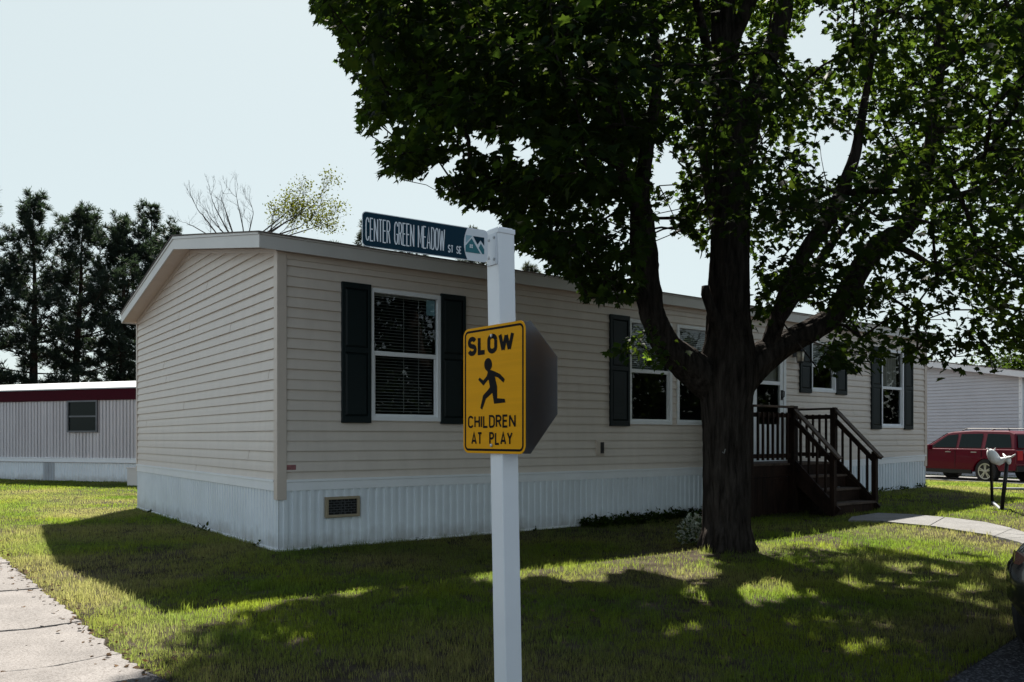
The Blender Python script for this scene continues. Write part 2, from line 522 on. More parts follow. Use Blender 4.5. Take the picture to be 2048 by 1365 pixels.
# left pavement: separate slabs along the street with cracked joints
def pavement():
    mb = MB()
    d = Vector((-.626, .78)).normalized(); nrm = Vector((d.y, -d.x))      # nrm points to the lawn
    r0 = Vector((-2.06, 4.66)) + nrm * .0
    cuts = [-.02, .62, 1.80, 2.76, 3.60, 4.55, 5.5, 6.5, 7.6, 8.7, 9.8, 11, 12.2, 13.4, 14.6, 15.8, 17, 18.2, 19.4, 20.6, 22, 24]
    W_ = .74
    rr = random.Random(3)
    for i in range(len(cuts) - 1):
        s0, s1 = cuts[i] + .012, cuts[i + 1] - .012
        n = 14
        # ragged lawn edge and wavering joints
        e0 = [(W_ * k / 8, s0 + rr.uniform(-.012, .012) + .03 * math.sin(k * .9 + i)) for k in range(9)]
        e1 = [(W_ * k / 8, s1 + rr.uniform(-.012, .012) + .03 * math.sin(k * .9 + i + 1)) for k in range(9)]
        ed = [(0 + rr.uniform(-.02, .035), s0 + (s1 - s0) * k / n) for k in range(1, n)]
        out = e0[::-1] + ed + e1
        dz = .03 + rr.uniform(-.004, .006)
        def fn(u, v, h):
            p = r0 + d * v - nrm * u
            return (p.x, p.y, h)
        mb.prism([(u, v) for u, v in out], fn, -.05, dz)
    o = mb.build('pavement', M['concrete'], bevel=.006)
    return struct(o)
pavement()
# dirt spilled at the inner edge of the pavement
PATH_UP = [(1703, 1038), (1755, 1030), (1825, 1033), (1903, 1040), (1971, 1049), (2019, 1060), (2060, 1073), (2130, 1098)]
PATH_LO = [(1695, 1045), (1759, 1046), (1815, 1052), (1868, 1057), (1922, 1066), (1980, 1075), (2040, 1090), (2110, 1118)]
def walkway():
    mb = MB()
    up = [ground(*p) for p in PATH_UP]; lo = [ground(*p) for p in PATH_LO]
    def fine(q):
        out = []
        for i in range(len(q) - 1):
            for k in range(6): out.append(q[i].lerp(q[i + 1], k / 6))
        return out + [q[-1]]
    # carry on to the street
    e = Vector((10.6, 11.6, 0)); e2 = Vector((9.6, 10.5, 0))
    up = fine(up + [e]); lo = fine(lo + [e2])
    n = len(up)
    joints = [0, 17, 31, 44, n - 1]
    for a, b in zip(joints[:-1], joints[1:]):
        ol = [up[i].copy() for i in range(a, b + 1)] + [lo[i].copy() for i in range(b, a - 1, -1)]
        k = b - a + 1
        for (i, j) in ((0, 1), (k - 1, k - 2), (k, k + 1), (2 * k - 1, 2 * k - 2)):
            ol[i] = ol[i] + (ol[j] - ol[i]).normalized() * .009
        vs = [(p.x, p.y, gz(p.x, p.y) + .035) for p in ol] + [(p.x, p.y, gz(p.x, p.y) - .05) for p in ol]
        m = len(ol)
        fs = [(i, i + 1, m - 2 - i, m - 1 - i) for i in range(k - 1)]
        fs += [(i, m + i, m + (i + 1) % m, (i + 1) % m) for i in range(m)]
        mb.add(vs, fs)
    return struct(mb.build('path', M['concrete2']))
walkway()

# ================================================================== MAIN HOME (local x along the front wall, y to the back)
HC = Vector((-2.863, 10.042, 0)); HA = math.atan2(.5911, .8066)
HW, HL = 7.778, 15.62
SL = .181
def tp(px):
    k = (px - 1024) / F
    return (k * HC.y - HC.x) / (.8066 - .5911 * k)
def zp(px, py):
    return CAMZ + (HOR - py) / F * (HC.y + .5911 * tp(px))
def house_world(t, s, z=0):
    return Vector((HC.x + .8066 * t - .5911 * s, HC.y + .5911 * t + .8066 * s, z))
Z_BB, Z_BT, Z_ST, Z_FB, Z_FT = .741, .880, 3.605, 3.675, 3.877

def courses(mb, fn, u0, u1, z0, z1, step, holes=(), clip=None, seams=0, seed=1, lap=.021):
    """lapped siding. fn(u, off, z) -> point; holes: (u0,u1,z0,z1); clip(z)->(u0,u1)"""
    rr = random.Random(seed)
    z = z0; k = 0
    while z < z1 - 1e-4:
        zt = min(z + step, z1)
        cuts = sorted({z, zt} | {h for q in holes for h in q[2:4] if z < h < zt})
        sm = sorted(rr.uniform(u0, u1) for _ in range(seams)) if seams else []
        for a, b in zip(cuts[:-1], cuts[1:]):
            ca = clip(a) if clip else (u0, u1)
            cb = clip(b) if clip else (u0, u1)
            ivs = [(ca[0], ca[1], cb[0], cb[1])]
            for h in holes:
                if h[2] < (a + b) / 2 < h[3]:
                    nv = []
                    for i in ivs:
                        if h[0] > i[0]: nv.append((i[0], min(i[1], h[0]), i[2], min(i[3], h[0])))
                        if h[1] < i[1]: nv.append((max(i[0], h[1]), i[1], max(i[2], h[1]), i[3]))
                        if h[0] >= i[1] or h[1] <= i[0]: nv = nv
                    ivs = nv
            for i in ivs:
                ps = [i[0]] + [s_ for s_ in sm if i[0] + .2 < s_ < i[1] - .2] + [i[1]]
                for n_, (p, q) in enumerate(zip(ps[:-1], ps[1:])):
                    pb = i[2] if n_ == 0 else p
                    qb = i[3] if n_ == len(ps) - 2 else q
                    ex = .0035 if (n_ + k) % 2 else 0.0
                    def off(zz):
                        f_ = (zz - z) / step
                        return ex + lap * (1 - f_) + .003 * math.sin(f_ * math.pi)
                    m_ = (a + b) / 2
                    pm, qm = (p + pb) / 2, (q + qb) / 2
                    vs = [fn(p, off(a), a), fn(q, off(a), a), fn(qm, off(m_), m_), fn(pm, off(m_), m_), fn(qb, off(b), b), fn(pb, off(b), b), fn(p, -.004, a), fn(q, -.004, a)]
                    fs = [(0, 1, 2, 3), (3, 2, 4, 5), (6, 7, 1, 0)]
                    if n_ > 0: fs.append((0, 3, 5, 6))
                    mb.add(vs, fs)
        z = zt; k += 1

def ribs(mb, fn, u0, u1, z0f, z1f, pitch=.115, d=.012):
    u = u0; pr = []
    while u < u1:
        pr += [(u, 0), (u + pitch * .42, 0), (u + pitch * .5, d), (u + pitch * .92, d)]
        u += pitch
    pr = [p for p in pr if p[0] <= u1] + [(u1, 0)]
    n = len(pr)
    vs = [fn(u, o, z0f(u)) for u, o in pr] + [fn(u, o, z1f(u)) for u, o in pr]
    mb.add(vs, [(i, i + 1, n + i + 1, n + i) for i in range(n - 1)])

home = thing('manufactured_home', 'long tan-sided manufactured home with dark green shutters and white skirting behind the sign post', 'house', HC, HA)
fr = lambda u, o, z: (u, -o, z)            # front wall
en = lambda u, o, z: (-o, u, z)            # near end wall
# openings  t0,t1,z0,z1
def op(x0, x1, y0, y1, xm=None):
    return (tp(x0), tp(x1), zp(x1, y1), zp(x0, y0))
W1 = (1.2305, 2.294, 1.637, 3.361)
W2 = (tp(1257), tp(1341), 1.637, 3.361)
W2b = (tp(1353), tp(1353) + (tp(1341) - tp(1257)), 1.637, 3.361)
DOOR = (tp(1567) - 1.02, tp(1567), .93, 3.13)
W4 = (tp(1620.5), tp(1669), zp(1645, 784), 3.361)
W3 = (13.67, 14.593, 1.637, 3.361)
OPEN = [W1, W2, W2b, DOOR, W4, W3]
mb = MB()
courses(mb, fr, 0, HL, Z_BT - .03, Z_ST + .02, .1275, OPEN, seams=2, seed=4)
mb.build('front_wall', M['siding'], home)
mb = MB()
def gclip(z):
    if z <= 3.725: return (0, HW)
    d_ = (z - 3.725) / SL
    return (min(d_, HW / 2), max(HW - d_, HW / 2))
courses(mb, en, 0, HW, Z_BT - .03, 3.725 + SL * HW / 2, .1275, (), gclip, seams=1, seed=9)
mb.build('end_wall', M['siding'], home)
mb = MB()
en2 = lambda u, o, z: (HL + o, u, z)
courses(mb, en2, 0, HW, -.05, 3.69 + SL * HW / 2, .1275, (), gclip)
bk = lambda u, o, z: (u, HW + o, z)
courses(mb, bk, 0, HL, -.05, 3.7, .1275)
mb.build('rear_wall', M['siding'], home)
# unlit rooms behind the windows
mb = MB()
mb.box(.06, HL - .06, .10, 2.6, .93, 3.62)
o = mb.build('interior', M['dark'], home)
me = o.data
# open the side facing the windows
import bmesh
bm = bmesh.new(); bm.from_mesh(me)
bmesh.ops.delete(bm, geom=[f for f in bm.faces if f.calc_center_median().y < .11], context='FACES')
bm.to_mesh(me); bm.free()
# trims at the corners
mb = MB()
mb.box(-.034, .088, -.034, -.0, .635, Z_FB + .01)
mb.box(-.034, .0, .0, .088, .635, Z_FB + .04)
mb.build('corner_trim', M['trim'], home, bevel=.004)
mb = MB()
mb.box(HL - .07, HL + .034, -.030, 0, .74, Z_FB); mb.box(HL, HL + .034, 0, .09, .62, Z_FB)
mb.build('corner_trim', M['trim'], home, bevel=.004)
mb = MB()
mb.box(-.030, 0, HW - .045, HW + .03, .74, 3.70); mb.box(0, .07, HW, HW + .03, .62, 3.70)
mb.build('corner_trim', M['trim'], home, bevel=.004)
# J-trim under eave and up the gable
mb = MB()
mb.box(.09, HL - .08, -.028, -.0, Z_ST, Z_FB + .012)
for s in (0, 1):
    y0 = .08 if s == 0 else HW - .04
    a = Vector((-.014, y0, 3.69 + SL * (y0 if s == 0 else HW - y0) + .002)); b = Vector((-.014, HW / 2, 3.69 + SL * HW / 2 + .002))
    mb.bar(a, b, .03, .055)
mb.build('frieze_trim', M['trim'], home)
# belt
mb = MB()
def rise(t): return .0 if t < 10.4 else .13 * (t - 10.4) / (HL - 10.4)
def beltseg(a, b):
    for (z0, z1, d_) in ((Z_BB, Z_BT - .032, .030), (Z_BT - .030, Z_BT, .040)):
        ra, rb = rise(a), rise(b)
        vs = [(a, -d_, z0 + ra), (b, -d_, z0 + rb), (b, -d_, z1 + rb), (a, -d_, z1 + ra), (a, .02, z0 + ra), (b, .02, z0 + rb), (b, .02, z1 + rb), (a, .02, z1 + ra)]
        mb.add(vs, [(0, 1, 2, 3), (3, 2, 6, 7), (4, 5, 1, 0), (0, 3, 7, 4), (1, 5, 6, 2)])
for a, b in ((.088, 3.66), (3.662, 7.3), (7.302, 10.4), (10.4, HL - .01)): beltseg(a, b)
for (z0, z1, d_) in ((Z_BB, Z_BT - .032, .030), (Z_BT - .030, Z_BT, .040)):
    mb.box(-d_, .02, .088, 2.9, z0, z1); mb.box(-d_ + .001, .02, 2.902, HW - .01, z0, z1)
mb.build('belt_trim', M['white'], home)
# skirting
mb = MB()
gzl = lambda t, s: gz(*(house_world(t, s).xy))
ribs(mb, lambda u, o, z: (u, -.004 - o, z), 0, HL, lambda u: -.08, lambda u: Z_BB + rise(u) + .03, d=.021)
ribs(mb, lambda u, o, z: (-.004 - o, u, z), 0, HW, lambda u: -.08, lambda u: Z_BB + .03)
mb.build('skirting', M['skirt'], home)
mb = MB()
n = 30
for i in range(n):
    a, b = HL * i / n, HL * (i + 1) / n
    mb.box(a + .001, b, -.032, -.0, gzl(a, 0) - .1, gzl((a + b) / 2, 0) + .03)
mb.box(-.034, 0, .0, HW, -.1, .032)
mb.build('skirting_track', M['white'], home)
# roof
ov, oe = .118, .283
mb = MB()
for s in (0, 1):
    def yy(y): return y if s == 0 else HW - y
    zE = Z_FT + .006; zR = zE + SL * (HW / 2 + ov)
    vs = [(-oe - .025, yy(-ov - .03), zE - .03), (HL + oe, yy(-ov - .03), zE - .03), (HL + oe, HW / 2, zR), (-oe - .025, HW / 2, zR),
          (-oe - .025, yy(-ov - .03), zE - .016), (HL + oe, yy(-ov - .03), zE - .016), (HL + oe, HW / 2, zR + .016), (-oe - .025, HW / 2, zR + .016)]
    f_ = [(0, 1, 2, 3), (4, 7, 6, 5), (0, 4, 5, 1), (0, 3, 7, 4), (1, 5, 6, 2)]
    mb.add(vs, f_)
mb.build('roof', M['shingle'], home)
mb = MB()
# eave fascia front/back in lengths, with drip edge
jn = [-oe, 3.2, 6.86, 10.5, 14.1, HL + oe]
for a, b in zip(jn[:-1], jn[1:]):
    mb.box(a + .0015, b - .0015, -ov, -ov + .02, Z_FB, Z_FT - .045)
mb.box(-oe - .012, HL + oe, -ov - .014, -ov + .02, Z_FT - .043, Z_FT - .004)
mb.box(-oe, HL + oe, HW + ov - .02, HW + ov, Z_FB, Z_FT - .004)
def gablef(x):
    for s in (0, 1):
        def P(y, dz): return (y if s == 0 else HW - y, dz + SL * (y + ov))
        for (d0, d1, th) in ((Z_FB, Z_FT - .045, .0), (Z_FT - .043, Z_FT - .004, .012)):
            ya, yb = -ov - (.014 if th else -.002), HW / 2
            p = [P(ya, d0), P(yb, d0), P(yb, d1), P(ya, d1)]
            sg = -1 if x < 0 else 1
            mb.prism(p, lambda u, v, d: (d, u, v), x + sg * th, x - sg * .02)
gablef(-oe); gablef(HL + oe)
mb.build('fascia', M['fascia'], home)
mb = MB()
# gable soffit with ridges, eave soffit with vents
for s in (0, 1):
    y = -ov + .02; 
    while y < HW / 2 - .01:
        y2 = min(y + .085, HW / 2)
        def q(yy_): return (yy_ if s == 0 else HW - yy_)
        za, zb = Z_FB + .028 + SL * (y + ov), Z_FB + .028 + SL * (y2 + ov)
        mb.add([(-oe + .02, q(y), za), (0, q(y), za), (0, q(y2 - .006), zb), (-oe + .02, q(y2 - .006), zb), (-oe + .02, q(y2 - .003), zb + .022), (0, q(y2 - .003), zb + .022)],
               [(0, 1, 2, 3), (3, 2, 5, 4)])
        y = y2
x = 0.0
while x < HL:
    x2 = min(x + .30, HL)
    mb.box(x + .004, x2 - .004, -ov + .02, -.002, Z_FB + .014, Z_FB + .03)
    x = x2
mb.box(0, HL, -ov + .02, 0, Z_FB + .05, Z_FB + .06)
mb.box(0, HL, HW, HW + ov, Z_FB + .05, Z_FB + .06)
mb.box(HL, HL + oe, -ov, HW + ov, Z_FB - .02, Z_FB)
mb.build('soffit', M['soffit'], home)

def window(q, kind='blinds', sill=True):
    t0, t1, z0, z1 = q
    mb = MB(); f_ = .045
    mb.box(t0 - .012, t0 + f_, -.034, .03, z0 - .012, z1 + .012); mb.box(t1 - f_, t1 + .012, -.034, .03, z0 - .012, z1 + .012)
    mb.box(t0 + f_, t1 - f_, -.034, .03, z1 - f_, z1 + .012); mb.box(t0 + f_, t1 - f_, -.034, .03, z0 - .012, z0 + f_)
    zm = (z0 + z1) / 2 + .02
    mb.box(t0 + f_, t1 - f_, -.016, .026, zm - .03, zm + .028)
    # lower sash stands inside the frame
    s_ = .032
    mb.box(t0 + f_, t0 + f_ + s_, -.004, .028, z0 + f_, zm - .03); mb.box(t1 - f_ - s_, t1 - f_, -.004, .028, z0 + f_, zm - .03)
    mb.box(t0 + f_ + s_, t1 - f_ - s_, -.004, .028, z0 + f_, z0 + f_ + s_)
    fo = mb.build('window', M['white'], home, bevel=.003)
    for nm, a, b, c, d, y in (('pane', t0 + f_, t1 - f_, zm + .028, z1 - f_, .012), ('pane', t0 + f_ + s_, t1 - f_ - s_, z0 + f_ + s_, zm - .03, .020)):
        g_ = MB(); g_.add([(a, y, c), (b, y, c), (b, y, d), (a, y, d)], [(0, 1, 2, 3)])
        g_.build('pane', M['glass'], fo)
    if kind in ('blinds', 'half', 'bright'):
        bl = MB(); z = z1 - .05; ang = R(28 if kind == 'blinds' else 62)
        bl.box(t0 + .06, t1 - .07, .055, .09, z - .02, z + .01)
        zend = z0 + .1 if kind == 'blinds' else (zm - .02)
        while z > zend:
            c_, s2 = math.cos(ang) * .0125, math.sin(ang) * .0125
            bl.add([(t0 + .065, .075 - c_, z - s2), (t1 - .075, .075 - c_, z - s2), (t1 - .075, .075 + c_, z + s2), (t0 + .065, .075 + c_, z + s2)], [(0, 1, 2, 3)])
            z -= .042 if kind == 'blinds' else .034
        for u in (.5, .72):
            bl.box(t0 + (t1 - t0) * u, t0 + (t1 - t0) * u + .006, .058, .062, zend, z1 - .06)
        bl.build('blinds', M['blind'], fo)
    if kind == 'curtain':
        cu = MB(); n_ = 40; vs = []
        for i in range(n_ + 1):
            u = t0 + .05 + (t1 - t0 - .1) * i / n_
            vs += [(u, .11 + .018 * math.sin(i * 1.3) + .008 * math.sin(i * 2.9), zm - .01), (u, .11 + .018 * math.sin(i * 1.3 + .4), z1 - .05)]
        cu.add(vs, [(2 * i, 2 * i + 2, 2 * i + 3, 2 * i + 1) for i in range(n_)])
        cu.build('curtain', M['curtain'], fo)
    return fo
def shutter(t0, t1, z0, z1):
    mb = MB(); e = .045; y0, y1 = -.055, -.012
    zc = z0 + (z1 - z0) * .52
    mb.box(t0, t0 + e, y0, y1, z0, z1); mb.box(t1 - e, t1, y0, y1, z0, z1)
    for a, b in ((z0, z0 + .085), (zc - .035, zc + .035), (z1 - .075, z1)): mb.box(t0 + e, t1 - e, y0, y1, a, b)
    for a, b in ((z0 + .085, zc - .035), (zc + .035, z1 - .075)):
        # raised panel with sloped margins
        i = .03
        vs = [(t0 + e, y0 + .022, a), (t1 - e, y0 + .022, a), (t1 - e, y0 + .022, b), (t0 + e, y0 + .022, b),
              (t0 + e + i, y0 + .008, a + i), (t1 - e - i, y0 + .008, a + i), (t1 - e - i, y0 + .008, b - i), (t0 + e + i, y0 + .008, b - i)]
        mb.add(vs, [(4, 5, 6, 7), (0, 1, 5, 4), (1, 2, 6, 5), (2, 3, 7, 6), (3, 0, 4, 7)])
    mb.box(t0 + .01, t1 - .01, y1, .0, z0 + .02, z1 - .02)
    return mb.build('shutter', M['shutter'], home, bevel=.004)
w1 = window(W1, 'blinds')
st = MB(); st.box(W1[1] - .195, W1[1] - .062, .022, .024, W1[3] - .27, W1[3] - .06); st.build('sticker', M['paleblue'], w1)
window(W2, 'half'); window(W2b, 'half'); window(W4, 'bright'); window(W3, 'curtain')
SZ0, SZ1 = W1[2] - .045, W1[3] + .045
for x0, x1 in ((681, 741), (879, 929.5)): shutter(tp(x0), tp(x1) - .012, SZ0, SZ1)
shutter(tp(1217), tp(1257) - .014, SZ0, SZ1); shutter(W2b[1] + .014, W2b[1] + .44, SZ0, SZ1)
for x0, x1 in ((1597, 1620.5), (1669.5, 1691)): shutter(tp(x0), tp(x1) - .014, W4[2] - .045, SZ1)
for x0, x1 in ((1740, 1760), (1806, 1823)): shutter(tp(x0), tp(x1) - .012, SZ0, SZ1)
# storm door
t0, t1, z0, z1 = DOOR
mb = MB()
mb.box(t0 - .03, t0 + .05, -.045, .05, z0, z1 + .03); mb.box(t1 - .05, t1 + .03, -.045, .05, z0, z1 + .03); mb.box(t0 + .05, t1 - .05, -.045, .05, z1 - .05, z1 + .03)
mb.box(t0 - .03, t1 + .03, -.06, .05, z0 - .03, z0)
a, b = t0 + .052, t1 - .052
zk, zm = 1.66, 2.46
mb.box(a, a + .10, -.03, .02, z0, z1 - .052); mb.box(b - .10, b, -.03, .02, z0, z1 - .052)
mb.box(a + .1, b - .1, -.03, .02, z0, zk); mb.box(a + .1, b - .1, -.028, .02, zm - .035, zm + .035); mb.box(a + .1, b - .1, -.03, .02, z1 - .15, z1 - .052)
mb.box(a + .17, b - .17, -.036, -.03, z0 + .1, zk - .12)
door = mb.build('door', M['white'], home, bevel=.004)
g_ = MB()
for c, d in ((zk, zm - .035), (zm + .035, z1 - .15)):
    g_.add([(a + .1, -.004, c), (b - .1, -.004, c), (b - .1, -.004, d), (a + .1, -.004, d)], [(0, 1, 2, 3)])
g_.build('pane', M['glass'], door)
g_ = MB(); g_.box(a + .02, b - .02, .06, .08, zm + .05, z1 - .1); g_.build('curtain', M['curtain'], door)
g_ = MB(); g_.box(b - .075, b - .03, -.05, -.03, 2.14, 2.33); g_.tube([(b - .05, -.05, 2.19), (b - .05, -.085, 2.2), (b - .05, -.09, 2.3), (b - .05, -.05, 2.32)], .011, 8)
g_.build('handle', M['black'], door, smooth=False)
# porch lantern
tl = tp(1587); zl = zp(1587, 712)
mb = MB()
mb.box(tl - .06, tl + .06, -.03, -.01, zl - .02, zl + .2)
mb.tube([(tl, -.03, zl + .13), (tl, -.10, zl + .2), (tl, -.16, zl + .19), (tl, -.16, zl + .12)], .012, 8)
lf = lambda x, y, h: (tl + x, -.16 + y, zl + h)
mb.lathe([(.02, .14), (.10, .09), (.105, .07), (.09, .07)], 8, lf)
for k in range(4):
    an = k * math.pi / 2 + .78
    mb.bar(lf(.088 * math.cos(an), .088 * math.sin(an), .07), lf(.065 * math.cos(an), .065 * math.sin(an), -.13), .012, .012)
mb.lathe([(.07, -.13), (.075, -.145), (.03, -.16)], 8, lf)
pl = mb.build('porch_lantern', M['black'], home)
mb = MB(); mb.lathe([(.075, .065), (.055, -.125)], 12, lf); mb.build('lamp_glass', M['lamp'], pl, smooth=True)
# crawl-space vent
t0, t1 = tp(648.5), tp(716); z0, z1 = zp(682, 1034), zp(682, 993)
mb = MB(); f_ = .035
mb.box(t0, t0 + f_, -.062, 0, z0, z1); mb.box(t1 - f_, t1, -.062, 0, z0, z1); mb.box(t0 + f_, t1 - f_, -.062, 0, z1 - f_, z1); mb.box(t0 + f_, t1 - f_, -.062, 0, z0, z0 + f_)
M['vent'] = mat('tan vent plastic', (.33, .27, .18), rough=.5)
v = mb.build('crawl_space_vent', M['vent'], home, bevel=.004)
mb = MB(); mb.box(t0 + f_, t1 - f_, -.034, -.031, z0 + f_, z1 - f_); mb.build('backing', M['black'], v)
mb = MB()
rows = 6; h_ = (z1 - z0 - 2 * f_) / rows; w_ = (t1 - t0 - 2 * f_) / 5
for r_ in range(1, rows): mb.box(t0 + f_, t1 - f_, -.046, -.040, z0 + f_ + r_ * h_ - .003, z0 + f_ + r_ * h_ + .003)
for r_ in range(rows):
    for k in range(1, 6):
        u = t0 + f_ + (k - (.5 if r_ % 2 else 0)) * w_
        if u < t1 - f_: mb.box(u - .003, u + .003, -.0455, -.0405, z0 + f_ + r_ * h_, z0 + f_ + (r_ + 1) * h_)
for u in (.45, .55): mb.box(t0 + (t1 - t0) * u - .003, t0 + (t1 - t0) * u + .003, -.050, -.0465, z0 + f_, z1 - f_)
mb.build('grille', M['alu'], v)
# outdoor socket, licence tag
t0 = tp(1190); z0 = zp(1197, 911)
mb = MB(); mb.box(t0, t0 + .17, -.04, -.0, z0, z0 + .245); mb.box(t0 + .02, t0 + .15, -.052, -.04, z0 + .02, z0 + .225); sk = mb.build('outlet_cover', M['trim'], home, bevel=.006)
mb = MB(); mb.box(t0 + .07, t0 + .145, -.057, -.053, z0 + .03, z0 + .21); mb.build('cover_flap', M['black'], sk)
M['tagred'] = mat('faded red plate', (.30, .12, .12), rough=.5, var=.3, scale=30)
mb = MB(); t0 = tp(569.5); mb.box(t0, t0 + .135, -.022, -.019, 1.0, 1.062); mb.build('number_plate', M['tagred'], home)

# ================================================================== PORCH STEPS (home's frame)
porch = thing('porch_steps', 'dark brown wooden porch steps with railings in front of the storm door', 'steps', HC, HA)
PX0, PX1, PD, FZ = 7.75, 10.30, 1.0, .955
TX0, TX1 = 9.05, 10.25          # the stair opening
def pg(t, d): return gz(*(house_world(t, -d).xy))
mb = MB()
k = 0; y = -PD
while y < -.07:
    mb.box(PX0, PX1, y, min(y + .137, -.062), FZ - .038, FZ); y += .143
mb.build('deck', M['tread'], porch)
mb = MB()
mb.box(PX0 + .02, PX1 - .02, -PD + .03, -PD + .068, FZ - .24, FZ - .04)
mb.box(PX0 + .02, PX0 + .058, -PD + .07, -.06, FZ - .24, FZ - .04); mb.box(PX1 - .058, PX1 - .02, -PD + .07, -.06, FZ - .24, FZ - .04)
x = PX0 + .03
while x < PX1 - .05:
    mb.box(x, x + .138, -PD + .045, -PD + .066, pg(x, 1) - .03, FZ - .245); x += .146
y = -PD + .08
while y < -.1:
    mb.box(PX1 - .05, PX1 - .03, y, y + .138, pg(PX1, .5) - .03, FZ - .245); mb.box(PX0 + .03, PX0 + .05, y, y + .138, pg(PX0, .5) - .03, FZ - .245); y += .146
mb.build('skirt_boards', M['wood'], porch)
# posts
RT = 1.965
def post(t, y, z0, z1, s=.089):
    mb = MB(); mb.box(t - s / 2, t + s / 2, y - s / 2, y + s / 2, z0, z1); return mb.build('post', M['wood'], porch, bevel=.005)
yP = -PD - .01
post(TX0 - .05, yP, pg(TX0, 1) - .03, RT, .13); post(TX1 + .02, yP, pg(TX1, 1) - .03, RT, .10)
post(PX0 + .05, yP, pg(PX0, 1) - .03, RT); post(PX1 - .03, -.11, FZ, RT - .02); post(PX0 + .05, -.11, FZ, RT - .02)
def balustrade(a, b, slope_z=None, n=None):
    """a, b: (t, y, floor z) ; level or sloping rail between posts"""
    a, b = Vector(a), Vector(b)
    mb = MB()
    H = RT - FZ
    mb.bar(a + Vector((0, 0, H - .018)), b + Vector((0, 0, H - .018)), .13, .036)
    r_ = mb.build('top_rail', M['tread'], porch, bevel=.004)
    mb = MB()
    mb.bar(a + Vector((0, 0, H - .17)), b + Vector((0, 0, H - .17)), .038, .075)
    mb.build('rail', M['wood'], porch); mb = MB()
    mb.bar(a + Vector((0, 0, .13)), b + Vector((0, 0, .13)), .038, .075)
    mb.build('rail', M['wood'], porch)
    L = (b - a).xy.length; n = n or max(2, int(L / .135))
    for i in range(1, n):
        p = a.lerp(b, i / n)
        mb = MB(); mb.box(p.x - .017, p.x + .017, p.y - .017 - .028, p.y + .017 - .028, p.z + .06, p.z + H - .12)
        mb.build('baluster', M['wood'], porch)
balustrade((PX0 + .09, yP, FZ), (TX0 - .115, yP, FZ))
balustrade((TX1 + .02, yP + .05, FZ), (TX1 + .02, -.13, FZ))
balustrade((PX0 + .05, yP + .05, FZ), (PX0 + .05, -.13, FZ))
# stairs: run outward (-y)
RZ = [.733, .505, .276]; RUN = .275
gs = pg((TX0 + TX1) / 2, 2)
for i, z in enumerate(RZ):
    yb = -PD - RUN * i; yf = yb - RUN - .02
    mb = MB()
    mb.box(TX0 + .0, TX1 + .0, yf, yf + .137, z - .036, z); mb.box(TX0, TX1, yf + .142, yb + .005, z - .036, z)
    mb.build('tread', M['tread'], porch)
    mb = MB(); zb = (RZ[i + 1] if i < 2 else gs - .05)
    mb.box(TX0 + .01, TX1 - .01, yf + .03, yf + .05, zb + (.001 if i < 2 else 0), z - .037); mb.build('riser', M['wood'], porch)
mb = MB(); mb.box(TX0 + .01, TX1 - .01, -PD - .005, -PD + .018, RZ[0] + .001, FZ - .04); mb.build('riser', M['wood'], porch)
# bottom box step, wider
mb = MB()
yb = -PD - RUN * 3
for t in (TX0 - .02, TX1 + .02):
    a = Vector((t, -PD + .0, FZ - .17)); b = Vector((t, yb - .02, gs + .02))
    mb = MB(); mb.bar(a, b, .04, .25); mb.build('stringer', M['wood'], porch)
# sloping rails down to the newels
yn = -PD - .80
for t, tw in ((TX0 - .05, .085), (TX1 + .05, .085)):
    post(t, yn, gs - .04, gs + 1.08, tw)
    sl_a = Vector((t, yP + .02, FZ)); sl_b = Vector((t, yn, gs + .17))
    H = RT - FZ
    d_ = (sl_b - sl_a)
    mb = MB(); mb.bar(sl_a + Vector((0, 0, H - .0)), sl_b + d_ * .16 + Vector((0, 0, H - .09)), .12, .034)
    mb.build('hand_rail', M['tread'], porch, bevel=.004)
    mb = MB(); mb.bar(sl_a + Vector((0, 0, H - .20)), sl_b + Vector((0, 0, H - .27)), .038, .08); mb.build('rail', M['wood'], porch)
    mb = MB(); mb.bar(sl_b + d_ * .155 + Vector((0, 0, H - .10)), sl_b + Vector((0, -.03, H - .20)), .038, .05); mb.build('rail_end', M['wood'], porch)
    mb = MB(); mb.bar(sl_a + Vector((0, 0, .06)), sl_b + Vector((0, 0, .0)), .038, .10)
    mb.build('rail', M['wood'], porch)
    for i in range(1, 5):
        f_ = i / 5
        p = sl_a.lerp(sl_b, f_)
        mb = MB(); mb.box(t - .017 + .03, t + .017 + .03, p.y - .017, p.y + .017, p.z - .10, p.z + H - .22); mb.build('baluster', M['wood'], porch)

# ================================================================== SIGN POST
PC = Vector((-.016, 4.06, 0))
sp = thing('sign_post', 'white square post with a street name sign and a yellow warning sign', 'sign post', PC, 0)
LEAN = Matrix.Rotation(R(-1.0), 4, 'Y')
def lean(p): return LEAN @ Vector(p)
nL = Vector((-.79, -.613, 0)).normalized(); uL = Vector((-nL.y, nL.x, 0)); uL = Vector((.613, -.79, 0)).normalized()
S_ = .1000; PT = 2.424
def pbox(mb, hw, z0, z1, mi=0):
    vs = []
    for z in (z0, z1):
        for a, b in ((-1, -1), (1, -1), (1, 1), (-1, 1)):
            vs.append(lean(nL * (-a * hw) + uL * (b * hw) + Vector((0, 0, z))))
    mb.add(vs, [(0, 3, 2, 1), (4, 5, 6, 7), (0, 1, 5, 4), (1, 2, 6, 5), (2, 3, 7, 6), (3, 0, 4, 7)], mi)
mb = MB(); pbox(mb, S_ / 2, -.3, PT - .02); mb.build('post', M['postw'], sp, bevel=.005)
mb = MB(); pbox(mb, S_ / 2 + .0035, PT - .028, PT - .002); pbox(mb, S_ / 2 - .006, PT - .002, PT + .004); mb.build('post_cap', M['postw'], sp, bevel=.004)

